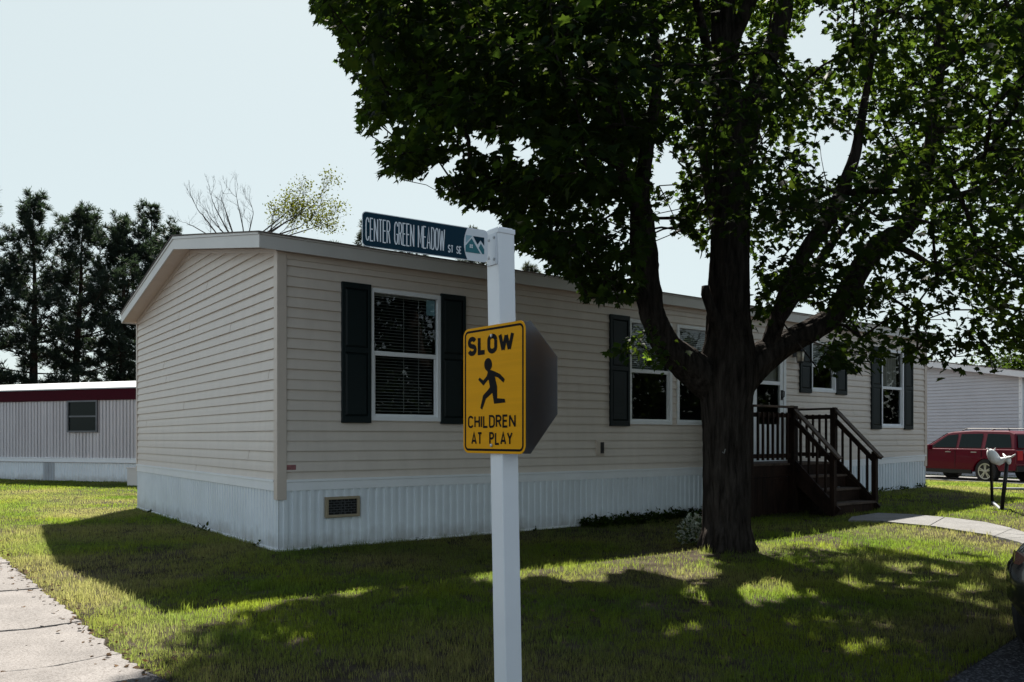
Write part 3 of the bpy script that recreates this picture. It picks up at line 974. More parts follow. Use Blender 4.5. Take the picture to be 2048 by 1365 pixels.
# letters as strokes on a 1 high grid: width, polylines
def arc(cx, cy, rx, ry, a0, a1, n=9):
    return [(cx + rx * math.cos(R(a0 + (a1 - a0) * i / n)), cy + ry * math.sin(R(a0 + (a1 - a0) * i / n))) for i in range(n + 1)]
GL = {
 'A': (.62, [[(0, 0), (.31, 1), (.62, 0)], [(.10, .28), (.52, .28)]]),
 'C': (.54, [arc(.27, .72, .27, .28, 20, 180) + arc(.27, .28, .27, .28, 180, 340)]),
 'D': (.54, [[(0, 0), (0, 1), (.25, 1)] + arc(.25, .72, .29, .28, 80, 0) + arc(.25, .28, .29, .28, 0, -80) + [(.25, 0), (0, 0)]]),
 'E': (.48, [[(.48, 1), (0, 1), (0, 0), (.48, 0)], [(0, .52), (.42, .52)]]),
 'G': (.56, [arc(.28, .72, .28, .28, 20, 180) + arc(.28, .28, .28, .28, 180, 350) + [(.56, .45), (.30, .45)]]),
 'H': (.54, [[(0, 0), (0, 1)], [(.54, 0), (.54, 1)], [(0, .52), (.54, .52)]]),
 'I': (.0, [[(0, 0), (0, 1)]]),
 'L': (.46, [[(0, 1), (0, 0), (.46, 0)]]),
 'M': (.74, [[(0, 0), (0, 1)], [(0, 1), (.37, .2), (.74, 1)], [(.74, 1), (.74, 0)]]),
 'N': (.60, [[(0, 0), (0, 1)], [(0, 1), (.60, 0)], [(.60, 0), (.60, 1)]]),
 'O': (.56, [arc(.28, .72, .28, .28, 0, 180) + arc(.28, .28, .28, .28, 180, 360) + [(.56, .72)]]),
 'P': (.50, [[(0, 0), (0, 1), (.26, 1)] + arc(.26, .75, .24, .25, 80, -80) + [(.26, .5), (0, .5)]]),
 'R': (.52, [[(0, 0), (0, 1), (.26, 1)] + arc(.26, .76, .25, .24, 80, -80) + [(.26, .52), (0, .52)], [(.27, .52), (.52, 0)]]),
 'S': (.52, [arc(.26, .75, .25, .25, 20, 180, 8) + arc(.26, .75, .25, .25, 200, 250, 3) + [(.30, .49)] + arc(.26, .25, .26, .25, 55, 0, 5) + arc(.26, .25, .26, .25, -20, -165, 8)]),
 'T': (.52, [[(0, 1), (.52, 1)], [(.26, 1), (.26, 0)]]),
 'W': (.98, [[(0, 1), (.25, 0)], [(.25, 0), (.49, .92)], [(.49, .92), (.73, 0)], [(.73, 0), (.98, 1)]]),
 'Y': (.58, [[(0, 1), (.29, .48), (.58, 1)], [(.29, .48), (.29, 0)]]),
}
def stroke(mb, pts, wd, fn, lift):
    """mitred ribbon"""
    P = [Vector(p) for p in pts]
    Q = [P[0]]
    for p in P[1:]:
        if (p - Q[-1]).length > 1e-5: Q.append(p)
    P = Q; n = len(P); L = []; Rr = []
    for i in range(n):
        d0 = (P[i] - P[i - 1]).normalized() if i else None
        d1 = (P[i + 1] - P[i]).normalized() if i < n - 1 else None
        if d0 is None: d0 = d1
        if d1 is None: d1 = d0
        t_ = (d0 + d1)
        t_ = t_.normalized() if t_.length > 1e-4 else d1
        m = Vector((-t_.y, t_.x)); c_ = max(.5, m.dot(Vector((-d1.y, d1.x))))
        L.append(P[i] + m * wd / 2 / c_); Rr.append(P[i] - m * wd / 2 / c_)
    vs = [fn(p.x, p.y, lift) for p in L] + [fn(p.x, p.y, lift) for p in Rr]
    mb.add(vs, [(n + i, n + i + 1, i + 1, i) for i in range(n - 1)])
def text(mb, s, u0, v0, h, width, wd, fn, lift=.0012, gap=.26, space=.5):
    """fit string S into WIDTH at height h; wd = stroke width"""
    h_ = h - wd
    tot = sum((GL[c][0] if c != ' ' else space) for c in s) + gap * (len(s) - 1)
    k = (width - wd) / tot
    u = u0 + wd / 2; j = 0
    for c in s:
        if c == ' ':
            u += (space + gap) * k; continue
        w_, lines = GL[c]
        for ln in lines:
            stroke(mb, [(u + x * k, v0 + wd / 2 + y * h_) for x, y in ln], wd, fn, lift + .00012 * (j % 5)); j += 1
        u += (w_ + gap) * k
def rrect(w_, h_, r, n=6, inset=0):
    x0, y0, x1, y1 = inset, inset, w_ - inset, h_ - inset
    r = max(.001, r - inset)
    return arc(x1 - r, y1 - r, r, r, 0, 90, n) + arc(x0 + r, y1 - r, r, r, 90, 180, n) + arc(x0 + r, y0 + r, r, r, 180, 270, n) + arc(x1 - r, y0 + r, r, r, 270, 360, n)

# street-name blade, reaches out of the left face
bd = Vector((.842, .538, 0)).normalized()              # from far end of blade to post
bn = Vector((bd.y, -bd.x, 0))                          # faces the viewer
BL, BH = .655, .158
anchor = lean((0, 0, 2.331)) + nL * (S_ / 2 + .004)
def bfn(u, v, l): return anchor + bd * (u - BL - .024) + Vector((0, 0, v - BH / 2)) + bn * l
mb = MB(); mb.prism(rrect(BL, BH, .022), bfn, -.0016, 0.0); blade = mb.build('street_sign', M['signwhite'], sp)
mb = MB()
# teal field ends in an arc to the right
cx, rad_ = .688, .166
ol = rrect(BL, BH, .022, inset=.0035)
left = [p for p in ol if p[0] < BL * .5]
vv0, vv1 = .0035, BH - .0035
cur = []
for i in range(13):
    v = vv0 + (vv1 - vv0) * i / 12
    cur.append((cx - math.sqrt(max(0, rad_ ** 2 - (v - BH / 2) ** 2)), v))
mb.add([bfn(u, v, .0006) for u, v in left + cur], [tuple(range(len(left) + len(cur)))])
mb.build('field', M['navy'], blade)
mb = MB()
text(mb, 'CENTER GREEN MEADOW', .016, .026, .106, .402, .0052, bfn, .0014, gap=.24, space=.40)
mb.build('lettering', M['signwhite'], blade); mb = MB()
text(mb, 'ST SE', .434, .024, .037, .074, .0046, bfn, .0014, gap=.3, space=.5)
mb.build('lettering', M['signwhite'], blade)
# house-and-hills emblem
def em(pts, m, l, name='emblem'):
    mb = MB(); mb.add([bfn(.530 + u * .105, .033 + v * .094, l) for u, v in pts], [tuple(range(len(pts)))]); mb.build(name, m, blade)
em([(.02, .93), (.36, .93), (.02, .52)], M['paleblue'], .0012)
em([(.40, .93), (1.0, .93), (1.0, .50), (.80, .76), (.64, .52)], M['navy'], .0012)
em([(.0, .06), (.0, .38), (.33, .80), (.80, .06)], M['teal'], .0012)
em([(.70, .36), (.82, .60), (1.0, .32), (1.0, .06), (.90, .06)], M['teal'], .0012)
for a, b in ((.22, .40), (.31, .40), (.22, .30), (.31, .30)): em([(a, b), (a + .07, b), (a + .07, b + .08), (a, b + .08)], M['signwhite'], .0018)
# bracket
mb = MB()
def kfn(u, v, d): return lean((0, 0, 2.331)) + nL * (S_ / 2 + d) + uL * u + Vector((0, 0, v))
mb.prism([(-.038, -.088), (.040, -.088), (.040, .066), (-.038, .066)], kfn, .0005, .006)
mb.build('bracket', M['signwhite'], blade, bevel=.001)
for u, v in ((.022, .045), (-.022, .038), (.022, -.062), (-.022, -.05)):
    mb = MB(); mb.lathe([(.0075, .006), (.0065, .0105), (.003, .0115)], 8, lambda x, y, h, u=u, v=v: kfn(u + x, v + y, h))
    mb.build('screw', M['metal'], blade)
# warning sign
sdv = Vector((.645, -.764, 0)).normalized(); sn = Vector((sdv.y, -sdv.x, 0))
SWd, SHt = .485, .632
ctr = lean((0, 0, 1.632)) + nL * (S_ / 2 + .012)
def sfn(u, v, l): return ctr + sdv * (u - SWd / 2) + Vector((0, 0, v - SHt / 2)) + sn * l
mb = MB(); mb.prism(rrect(SWd, SHt, .042, 8), sfn, -.002, 0); ws = mb.build('warning_sign', M['yellow'], sp)
mb = MB()
o1, o2 = rrect(SWd, SHt, .042, 8, .012), rrect(SWd, SHt, .042, 8, .023)
n = len(o1)
mb.add([sfn(u, v, .0008) for u, v in o1 + o2], [(i, (i + 1) % n, n + (i + 1) % n, n + i) for i in range(n)])
mb.build('border', M['ink'], ws)
mb = MB()
text(mb, 'SLOW', .038, .492, .098, .366, .0235, sfn, .0010, gap=.34)
mb.build('lettering', M['ink'], ws); mb = MB()
text(mb, 'CHILDREN', .040, .126, .064, .376, .0108, sfn, .0010, gap=.27)
mb.build('lettering', M['ink'], ws); mb = MB()
text(mb, 'AT PLAY', .068, .042, .064, .325, .0108, sfn, .0010, gap=.30, space=.62)
mb.build('lettering', M['ink'], ws)
# running child pictogram (photo pixels of the enlarged crop -> sign units)
mb = MB()
def cu(x, y):      # crop coordinates of the photograph's sign -> u, v
    tl_, tr_, bl_, br_ = (50, 172), (632, 62), (100, 1312), (666, 1290)
    # solve bilinear by a few steps
    u, v = .5, .5
    for _ in range(20):
        X = (1 - u) * (1 - v) * tl_[0] + u * (1 - v) * tr_[0] + (1 - u) * v * bl_[0] + u * v * br_[0]
        Y = (1 - u) * (1 - v) * tl_[1] + u * (1 - v) * tr_[1] + (1 - u) * v * bl_[1] + u * v * br_[1]
        u += (x - X) / 575; v += (y - Y) / 1180 + (x - X) * .00008
    return (u * SWd, (1 - v) * SHt)
head = [cu(309 + 37 * math.cos(a_ * math.pi / 10), 483 + 60 * math.sin(a_ * math.pi / 10)) for a_ in range(20)]
bodyp = [(300, 535), (308, 556), (300, 590), (268, 632), (232, 606), (220, 628), (272, 680), (300, 640), (318, 620), (334, 690), (318, 715), (272, 770), (250, 888), (268, 902), (300, 800), (358, 742), (378, 842), (480, 826), (474, 792), (404, 790), (400, 680), (376, 590), (404, 598), (458, 644), (468, 612), (424, 566), (376, 545), (338, 532)]
for pts, l in ((head, .0010), ([cu(*p) for p in bodyp], .0012)):
    mb.add([sfn(u, v, l) for u, v in pts], [tuple(range(len(pts)))])
mb.build('pictogram', M['ink'], ws)
for u, v in ((SWd / 2 - .01, SHt - .052), (SWd / 2 - .01, .04)):
    mb = MB(); mb.lathe([(.009, .001), (.008, .006), (.003, .0075)], 8, lambda x, y, h, u=u, v=v: sfn(u + x, v + y, h))
    mb.build('bolt', M['metal'], ws)
# octagonal sign behind, seen from its bare back
oc = lean((0, 0, 1.640)) - nL * (S_ / 2 + .010)
def ofn(u, v, l): return oc + sdv * u + Vector((0, 0, v)) - sn * l
ro = .325 / math.cos(math.pi / 8)
oct_ = [(ro * math.cos(math.pi / 8 + k * math.pi / 4), ro * math.sin(math.pi / 8 + k * math.pi / 4)) for k in range(8)]
mb = MB(); mb.prism(oct_, ofn, 0, .0025); og = mb.build('octagonal_sign', M['alu'], sp, label='bare grey back of an octagonal sign')
mb = MB(); mb.add([ofn(u * .997, v * .997, .0032) for u, v in oct_], [tuple(range(8))]); mb.build('sign_face', M['red'], og)

# ================================================================== MAPLE
TB = ground(1453, 1100)
maple = thing('maple_tree', 'large maple with a thick dark trunk and spreading leafy limbs in front of the home', 'tree', TB)
TBv = Vector(TB)
def limb(rows, n=12, wob=.03, sub=3, name='limb', smoothit=True):
    """rows: (px, py, depth, width px) -> smooth tapering tube in the tree's frame; returns node list"""
    P = [at(a, b, Y) for a, b, Y, wd in rows]; Rd = [wd / 2 / F * Y for a, b, Y, wd in rows]
    pts, rad = [], []
    k = len(P)
    for i in range(k - 1):
        p0, p1, p2, p3 = P[max(i - 1, 0)], P[i], P[i + 1], P[min(i + 2, k - 1)]
        for j in range(sub):
            t = j / sub
            pts.append(.5 * ((2 * p1) + (p2 - p0) * t + (2 * p0 - 5 * p1 + 4 * p2 - p3) * t * t + (3 * p1 - p0 - 3 * p2 + p3) * t ** 3))
            rad.append(Rd[i] + (Rd[i + 1] - Rd[i]) * t)
    pts.append(P[-1]); rad.append(Rd[-1])
    return pts, rad
TY = TB.y
trunk_rows = [(1452, 1130, TY, 104), (1453, 1098, TY, 96), (1453, 1060, TY, 90), (1453, 980, TY, 88), (1453, 900, TY, 88), (1453, 820, TY, 94), (1455, 770, TY, 106), (1456, 735, TY, 110), (1457, 700, TY, 98), (1457, 650, TY + .02, 83), (1457, 600, TY + .04, 78), (1459, 520, TY + .06, 72), (1462, 430, TY + .1, 70), (1463, 330, TY + .12, 66), (1457, 230, TY + .16, 58), (1450, 140, TY + .2, 50), (1447, 40, TY + .2, 44), (1444, -70, TY + .25, 36), (1450, -200, TY + .25, 24), (1440, -330, TY + .3, 12)]
limbs = {
 'left': [(1440, 790, TY, 60), (1402, 752, TY - .05, 70), (1366, 722, TY - .15, 62), (1333, 692, TY - .22, 50), (1308, 640, TY - .3, 47), (1296, 580, TY - .36, 49), (1288, 510, TY - .42, 50), (1284, 440, TY - .5, 44), (1282, 385, TY - .55, 32), (1292, 310, TY - .6, 26), (1304, 240, TY - .6, 22), (1315, 160, TY - .62, 19), (1307, 60, TY - .65, 17), (1297, -30, TY - .7, 14), (1280, -150, TY - .7, 8)],
 'left2': [(1283, 440, TY - .5, 28), (1268, 405, TY - .6, 26), (1248, 365, TY - .75, 24), (1236, 310, TY - .9, 19), (1222, 250, TY - 1.0, 16), (1205, 200, TY - 1.1, 13), (1170, 120, TY - 1.25, 9), (1120, 40, TY - 1.4, 6)],
 'left3': [(1296, 300, TY - .6, 20), (1268, 262, TY - .6, 18), (1240, 205, TY - .5, 15), (1222, 120, TY - .4, 12), (1207, 30, TY - .3, 10), (1190, -80, TY - .2, 6)],
 'left4': [(1236, 330, TY - .85, 16), (1180, 300, TY - 1.2, 12), (1100, 275, TY - 1.5, 9), (1000, 255, TY - 1.8, 7), (900, 250, TY - 2.0, 4)],
 'left5': [(1215, 235, TY - 1.0, 13), (1150, 170, TY - .8, 10), (1050, 120, TY - .6, 8), (930, 90, TY - .5, 5), (800, 60, TY - .4, 3)],
 'fork': [(1470, 400, TY + .1, 46), (1482, 330, TY + .2, 46), (1495, 260, TY + .3, 44), (1518, 165, TY + .42, 40), (1548, 90, TY + .5, 36), (1566, 30, TY + .55, 33), (1580, -60, TY + .6, 26), (1600, -180, TY + .7, 14)],
 'fork2': [(1455, 110, TY + .2, 30), (1478, 50, TY + .1, 28), (1500, 5, TY, 24), (1530, -70, TY - .1, 16), (1550, -170, TY - .2, 8)],
 'right': [(1470, 780, TY, 60), (1506, 730, TY + .06, 66), (1540, 705, TY + .15, 56), (1580, 683, TY + .25, 46), (1630, 657, TY + .4, 43), (1668, 630, TY + .5, 40), (1695, 584, TY + .6, 40), (1735, 515, TY + .75, 38), (1772, 482, TY + .8, 38), (1806, 460, TY + .85, 37), (1832, 412, TY + .9, 33), (1848, 340, TY + .95, 28), (1864, 287, TY + 1.0, 25), (1870, 200, TY + 1.05, 24), (1880, 90, TY + 1.1, 23), (1896, -10, TY + 1.15, 20), (1910, -140, TY + 1.2, 10)],
 'right2': [(1862, 290, TY + 1.0, 18), (1892, 257, TY + 1.05, 17), (1945, 246, TY + 1.1, 15), (2048, 246, TY + 1.2, 12), (2180, 225, TY + 1.4, 7), (2300, 190, TY + 1.5, 4)],
 'right3': [(1876, 140, TY + 1.1, 22), (1920, 103, TY + 1.0, 20), (1985, 76, TY + .9, 19), (2045, 22, TY + .8, 15), (2120, -60, TY + .7, 8)],
 'right4': [(1834, 408, TY + .9, 16), (1870, 402, TY + .7, 13), (1940, 385, TY + .4, 12), (2030, 350, TY + .2, 9), (2160, 330, TY + .1, 5)],
 'right5': [(1760, 495, TY + .8, 15), (1810, 500, TY + 1.1, 12), (1880, 540, TY + 1.5, 10), (1960, 560, TY + 1.9, 8), (2060, 570, TY + 2.2, 5)],
 'mid': [(1540, 690, TY + .1, 34), (1558, 630, TY - .08, 28), (1583, 556, TY - .25, 27), (1620, 487, TY - .4, 30), (1660, 436, TY - .5, 28), (1688, 369, TY - .58, 23), (1711, 308, TY - .62, 20), (1727, 215, TY - .7, 15), (1745, 110, TY - .8, 10), (1760, -10, TY - .9, 6)],
 'mid2': [(1556, 640, TY, 26), (1580, 610, TY + .25, 21), (1618, 555, TY + .5, 19), (1655, 500, TY + .8, 16), (1700, 440, TY + 1.2, 12), (1760, 380, TY + 1.6, 8)],
 'mid3': [(1690, 388, TY - .58, 14), (1735, 382, TY - .8, 12), (1814, 380, TY - 1.2, 10), (1900, 350, TY - 1.5, 7), (1980, 300, TY - 1.8, 4)],
 'back': [(1457, 560, TY + .05, 40), (1440, 470, TY + .6, 30), (1420, 380, TY + 1.3, 24), (1400, 250, TY + 2.0, 17), (1380, 120, TY + 2.7, 10), (1370, 0, TY + 3.2, 5)],
 'front': [(1465, 330, TY + .1, 36), (1440, 230, TY - .6, 26), (1420, 120, TY - 1.3, 20), (1390, -10, TY - 2.0, 14), (1370, -200, TY - 2.6, 6)],
}
mb = MB()
nodes = []       # (point, radius) of limbs that twigs may grow from
_BT = np.random.default_rng(5).random((97, 61))
def _bn(u, v):
    i, j = int(math.floor(u)), int(math.floor(v)); fu, fv = u - i, v - j
    g_ = lambda a_, b_: _BT[a_ % 97, b_ % 61]
    return (g_(i, j) * (1 - fu) + g_(i + 1, j) * fu) * (1 - fv) + (g_(i, j + 1) * (1 - fu) + g_(i + 1, j + 1) * fu) * fv
def lump(mb0, pts, rad, n):
    # rough furrowed bark: long ridges round the stem
    P2, R2, acc = [], [], [0.0]
    for i in range(len(pts) - 1):
        L_ = (pts[i + 1] - pts[i]).length; k = max(1, int(L_ / .035)) if rad[i] > .03 else 1
        for j in range(k):
            P2.append(pts[i].lerp(pts[i + 1], j / k)); R2.append(rad[i] + (rad[i + 1] - rad[i]) * j / k)
    P2.append(pts[-1]); R2.append(rad[-1])
    s_ = [0.0]
    for i in range(1, len(P2)): s_.append(s_[-1] + (P2[i] - P2[i - 1]).length)
    base = len(mb0.v)
    mb0.tube([p - TBv for p in P2], R2, n)
    off_ = random.uniform(0, 40)
    for i in range(len(P2)):
        c_ = P2[i] - TBv
        for j in range(n):
            u = j / n * max(6, round(2 * math.pi * R2[i] / .036)) if False else j / n * max(8, int(2 * math.pi * rad[0] / .040))
            rd_ = abs(_bn(u + off_ + .8 * _bn(s_[i] * 3, u * .3), s_[i] * 3.2 + off_) * 2 - 1)
            big = _bn(j / n * 5 + off_, s_[i] * 1.4) - .5
            q = Vector(mb0.v[base + i * n + j]) - c_
            amp = min(.020, R2[i] * .13)
            mb0.v[base + i * n + j] = tuple(c_ + q * (1 + (amp * (1 - 2 * rd_) + big * R2[i] * .05) / max(R2[i], .01)))
pts, rad = limb(trunk_rows, sub=4)
lump(mb, pts, rad, 110)
for p, r in list(zip(pts, rad)):
    if p.z > 4.2: nodes.append((p, r))
# root flare
for k in range(7):
    a_ = k * 2 * math.pi / 7 + random.uniform(-.3, .3)
    d_ = Vector((math.cos(a_), math.sin(a_), 0)); L_ = random.uniform(.36, .44)
    mb.tube([d_ * .15 + Vector((0, 0, .36)), d_ * .23 + Vector((0, 0, .13)), d_ * .30 + Vector((0, 0, .03)), d_ * L_ + Vector((0, 0, -.06))], [.13, .11, .075, .03], 8)
# broken stub
sp_ = [at(1448, 690, TY - .1) - TBv, at(1436, 650, TY - .16) - TBv, at(1420, 612, TY - .2) - TBv, at(1412, 588, TY - .2) - TBv, at(1411, 572, TY - .2) - TBv]
mb.tube(sp_, [.12, .085, .062, .06, .045], 10, wob=.06)
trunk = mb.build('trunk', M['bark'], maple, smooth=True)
for nm, rows in limbs.items():
    pts, rad = limb(rows)
    lb = MB(); lump(lb, pts, rad, 44 if rad[0] > .12 else 20)
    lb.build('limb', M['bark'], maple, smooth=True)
    for p, r in list(zip(pts, rad))[4:]: nodes.append((p, r))

SIL = [(618, -400), (616, 0), (634, 45), (690, 70), (680, 120), (722, 165), (716, 220), (728, 268), (776, 250), (822, 250), (760, 284), (752, 312), (774, 362), (838, 346), (866, 322), (906, 308), (945, 316), (896, 352), (884, 386), (904, 406), (940, 418), (985, 398), (996, 450), (1036, 494), (1078, 508), (1120, 548), (1166, 572), (1166, 604), (1192, 600), (1265, 604), (1290, 560), (1300, 420), (1350, 400), (1362, 420), (1350, 470), (1364, 508), (1420, 508), (1425, 480), (1500, 480), (1506, 645), (1540, 655), (1600, 600), (1660, 640), (1635, 728), (1655, 748), (1700, 738), (1745, 744), (1800, 700), (1826, 748), (1866, 750), (1915, 742), (1950, 728), (1985, 748), (2004, 716), (2060, 712), (2700, 700), (2700, -400)]
GAPS = [(1362, 535, 50, 72), (1332, 340, 38, 48), (1668, 318, 44, 50), (1626, 92, 60, 36), (1745, 235, 14, 12), (1540, 500, 12, 22), (1850, 480, 16, 10), (1930, 200, 14, 9), (1700, 470, 12, 12), (1632, 38, 32, 24), (1712, 34, 20, 22), (1914, 292, 20, 14), (1882, 636, 18, 22), (2034, 626, 16, 20), (1808, 318, 22, 10), (962, 285, 40, 24), (1040, 300, 34, 30), (880, 290, 20, 12), (1400, 455, 12, 20), (1510, 600, 10, 40), (1755, 400, 18, 12), (1580, 640, 14, 16), (1980, 440, 14, 10), (1600, 250, 16, 14), (1230, 470, 12, 10), (2000, 170, 14, 12), (1560, 190, 12, 20), (1335, 65, 12, 18), (1330, 180, 10, 16), (1180, 420, 10, 8)]
# where the lawn lies in the sun, the crown has openings (row of the photograph below which the shade begins)
LITX = [200, 300, 356, 450, 600, 690, 790, 850, 905, 1000, 1150, 1230, 1330, 1430, 1445, 1500, 1650, 1800, 1900, 2048, 2400]
LITY = [1400, 1350, 1256, 1232, 1209, 1188, 1166, 1142, 1152, 1162, 1164, 1152, 1150, 1160, 1108, 1096, 1098, 1108, 1118, 1145, 1180]
SPOTS = [(1510, 1185, 95, 26), (1700, 1168, 60, 12), (1780, 1170, 20, 9), (1890, 1155, 40, 12), (1925, 1185, 20, 12), (1725, 1305, 28, 18), (1370, 1265, 26, 12), (1480, 1168, 40, 10), (1560, 1205, 40, 9), (1440, 1200, 26, 8), (1820, 1140, 30, 8), (1990, 1150, 25, 8), (1300, 1215, 18, 7), (1090, 1290, 14, 7), (1590, 1245, 22, 7), (980, 1206, 20, 6), (1660, 1185, 18, 6), (1950, 1210, 22, 9)]
sx_, sy_ = SUN.x / SUN.z, SUN.y / SUN.z
def proj(P):
    return 1024 + F * P[:, 0] / P[:, 1], HOR - F * (P[:, 2] - CAMZ) / P[:, 1]
def crown_ok(P, edge=0.0):
    px, py = proj(P)
    # ragged outlines for the openings
    px = px + 9 * np.sin(P[:, 2] * 9.1 + P[:, 1] * 3) + 7 * np.sin(P[:, 0] * 13.7 + 1.3)
    py = py + 9 * np.sin(P[:, 0] * 8.3 + P[:, 1] * 2.1) + 6 * np.sin(P[:, 2] * 14.1)
    ok = inpoly(px, np.maximum(py, -390), SIL)
    for gx_, gy_, a_, b_ in GAPS:
        ok &= ((px - gx_) / (a_ + edge)) ** 2 + ((py - gy_) / (b_ + edge)) ** 2 > 1
    qx = P[:, 0] - sx_ * P[:, 2]; qy = P[:, 1] - sy_ * P[:, 2]
    lx = 1024 + F * qx / np.maximum(qy, .3); ly = HOR + F * CAMZ / np.maximum(qy, .3)
    lx = lx + 22 * np.sin(qy * 7.3 + qx * 3.1) + 14 * np.sin(qx * 11.0 + 1); ly = ly + 7 * np.sin(qx * 6.1) + 4 * np.sin(qx * 17 + qy * 5)
    vis = qy > 3
    ok &= ~(vis & (ly < np.interp(lx, LITX, LITY) + edge * .3) & (lx > 150) & (lx < 2300))
    ok &= ~((P[:, 2] > 3.4) & (((lx - 1405) / 46) ** 2 + ((ly - 1182) / 24) ** 2 < 1))
    for gx_, gy_, a_, b_ in SPOTS:
        ok &= ~(vis & (((lx - gx_) / a_) ** 2 + ((ly - gy_) / b_) ** 2 < 1))
    return ok
N_ = 34000
P = np.stack([rng.uniform(-4.2, 9.0, N_), rng.uniform(6.2, 16.4, N_), rng.uniform(2.0, 11.4, N_)], 1)
e = ((P[:, 0] - 2.8) / 6.9) ** 2 + ((P[:, 1] - 10.8) / 5.3) ** 2 + ((P[:, 2] - 6.2) / 5.2) ** 2
keep = (e < 1) & ((e > .12) | (rng.random(N_) < .4))
P = P[keep]
P = P[crown_ok(P, 9)]
# the crown grows in sprays with air between them
cl_ = (np.sin(P[:, 0] * 2.9 + 1.7 * np.sin(P[:, 2] * 1.9)) + np.sin(P[:, 1] * 2.6 + 1.5 * np.sin(P[:, 0] * 1.7)) + 1.3 * np.sin(P[:, 2] * 4.4 + 1.2 * np.sin(P[:, 0] * 1.3 + P[:, 1])))
px_, py_ = proj(P)
thr = np.interp(px_, [600, 1200, 1420, 1600, 2100], [-1.6, -1.2, -.5, -.05, 0])
P = P[(cl_ > thr) & ~((np.abs(px_ - 1460) < 70) & (P[:, 1] < 10.0) & (py_ > 60) & (rng.random(len(P)) < .8))]
# blue-noise thinning, denser inside the view
sel = []
cell = {}
MIND = .50
px, py = proj(P)
inv = (px > -150) & (px < 2250) & (py > -130)
for i in range(len(P)):
    md = (.41 if px[i] < 1260 else MIND) if inv[i] else MIND * 1.4
    kx = tuple((P[i] // .5).astype(int)); bad = False
    for dx in (-1, 0, 1):
        for dy in (-1, 0, 1):
            for dz in (-1, 0, 1):
                for j in cell.get((kx[0] + dx, kx[1] + dy, kx[2] + dz), ()):
                    if ((P[j] - P[i]) ** 2).sum() < md * md: bad = True; break
                if bad: break
            if bad: break
        if bad: break
    if not bad:
        sel.append(i); cell.setdefault(kx, []).append(i)
CL = P[sel]
# sunlit sprays low on the far side of the crown
BK = np.array([at(*q) for q in ((1402, 440, 14.2), (1380, 468, 14.4), (1405, 490, 13.8), (1318, 372, 13.9), (1392, 412, 14.6), (1640, 292, 14.0), (1648, 345, 14.2), (1560, 372, 14.5), (1592, 392, 14.3), (1622, 410, 14.6), (1660, 400, 14.4), (1545, 425, 14.8), (1700, 548, 14.6), (1735, 575, 14.2), (1770, 560, 14.8), (1820, 590, 14.4), (1765, 610, 14.6), (1795, 545, 15), (1850, 640, 14.2), (1905, 600, 14.4), (1960, 620, 14.1), (1700, 600, 14.0), (1612, 455, 14.9), (1580, 500, 14.7), (1560, 545, 14.4))])
LOW = [(1660, 700), (1690, 712), (1730, 712), (1780, 688), (1835, 700), (1862, 724), (1910, 714), (1950, 700), (1985, 722), (2022, 688), (1680, 668), (1722, 676), (1762, 652), (1822, 660), (1882, 680), (1930, 668), (1972, 660), (2012, 650), (1644, 690), (1700, 640), (1745, 690), (1800, 640), (1850, 640), (1905, 640), (1950, 630), (2040, 700), (2060, 660), (1176, 590), (1215, 592), (1250, 578), (1186, 552), (1225, 545), (1145, 540), (1100, 520), (800, 330), (835, 322), (790, 345), (925, 385), (950, 400), (905, 370)]
LOW = np.array([at(a_, b_, float(rng.uniform(9.3, 11.6) if a_ > 1400 else rng.uniform(8.6, 9.8))) for a_, b_ in LOW])
CL = np.concatenate([CL, BK, LOW])
# extra low sprout on the left limb
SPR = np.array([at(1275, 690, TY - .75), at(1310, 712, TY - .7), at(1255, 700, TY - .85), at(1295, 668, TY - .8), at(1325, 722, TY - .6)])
# twigs: join every cluster to the nearest branch node
NP_ = np.array([p for p, r in nodes]); NR = np.array([r for p, r in nodes])
d0 = np.array([np.min(((NP_ - c) ** 2).sum(1)) for c in CL])
order = np.argsort(d0)
par = list(range(-len(NP_), 0)); 
pos = [Vector(p) for p in NP_]; parent_ = [-1] * len(NP_); cnt = [0] * len(NP_); arr = list(NP_)
A = np.zeros((len(NP_) + len(CL) + 16, 3)); A[:len(NP_)] = NP_; m_ = len(NP_)
isn = []
for c in [CL[i] for i in order] + list(SPR):
    dd = A[:m_] - c
    # prefer growing outward / upward, never from far above
    cost = (dd ** 2).sum(1) * (1 + .5 * (dd[:, 2] > .25))
    j = int(np.argmin(cost))
    A[m_] = c; parent_.append(j); isn.append(m_); m_ += 1
weight = np.zeros(m_)
for i in range(m_ - 1, len(NP_) - 1, -1):
    weight[i] += 1; weight[parent_[i]] += weight[i] if parent_[i] >= len(NP_) else 0
tw = MB()
for i in isn:
    a_ = Vector(A[parent_[i]]); b_ = Vector(A[i]); L_ = (b_ - a_).length
    if L_ < .03: continue
    r1 = .0045 * weight[i] ** .45; r0 = min(r1 * 1.35, .05)
    mid = a_.lerp(b_, .5) + Vector((random.uniform(-.06, .06), random.uniform(-.06, .06), random.uniform(.0, .10))) * L_
    tw.tube([a_ - TBv, mid - TBv, b_ - TBv], [r0, (r0 + r1) / 2, r1], 5, cap=False)
twigs = tw.build('twigs', M['bark'], maple, smooth=True)
twigs['kind'] = 'stuff'
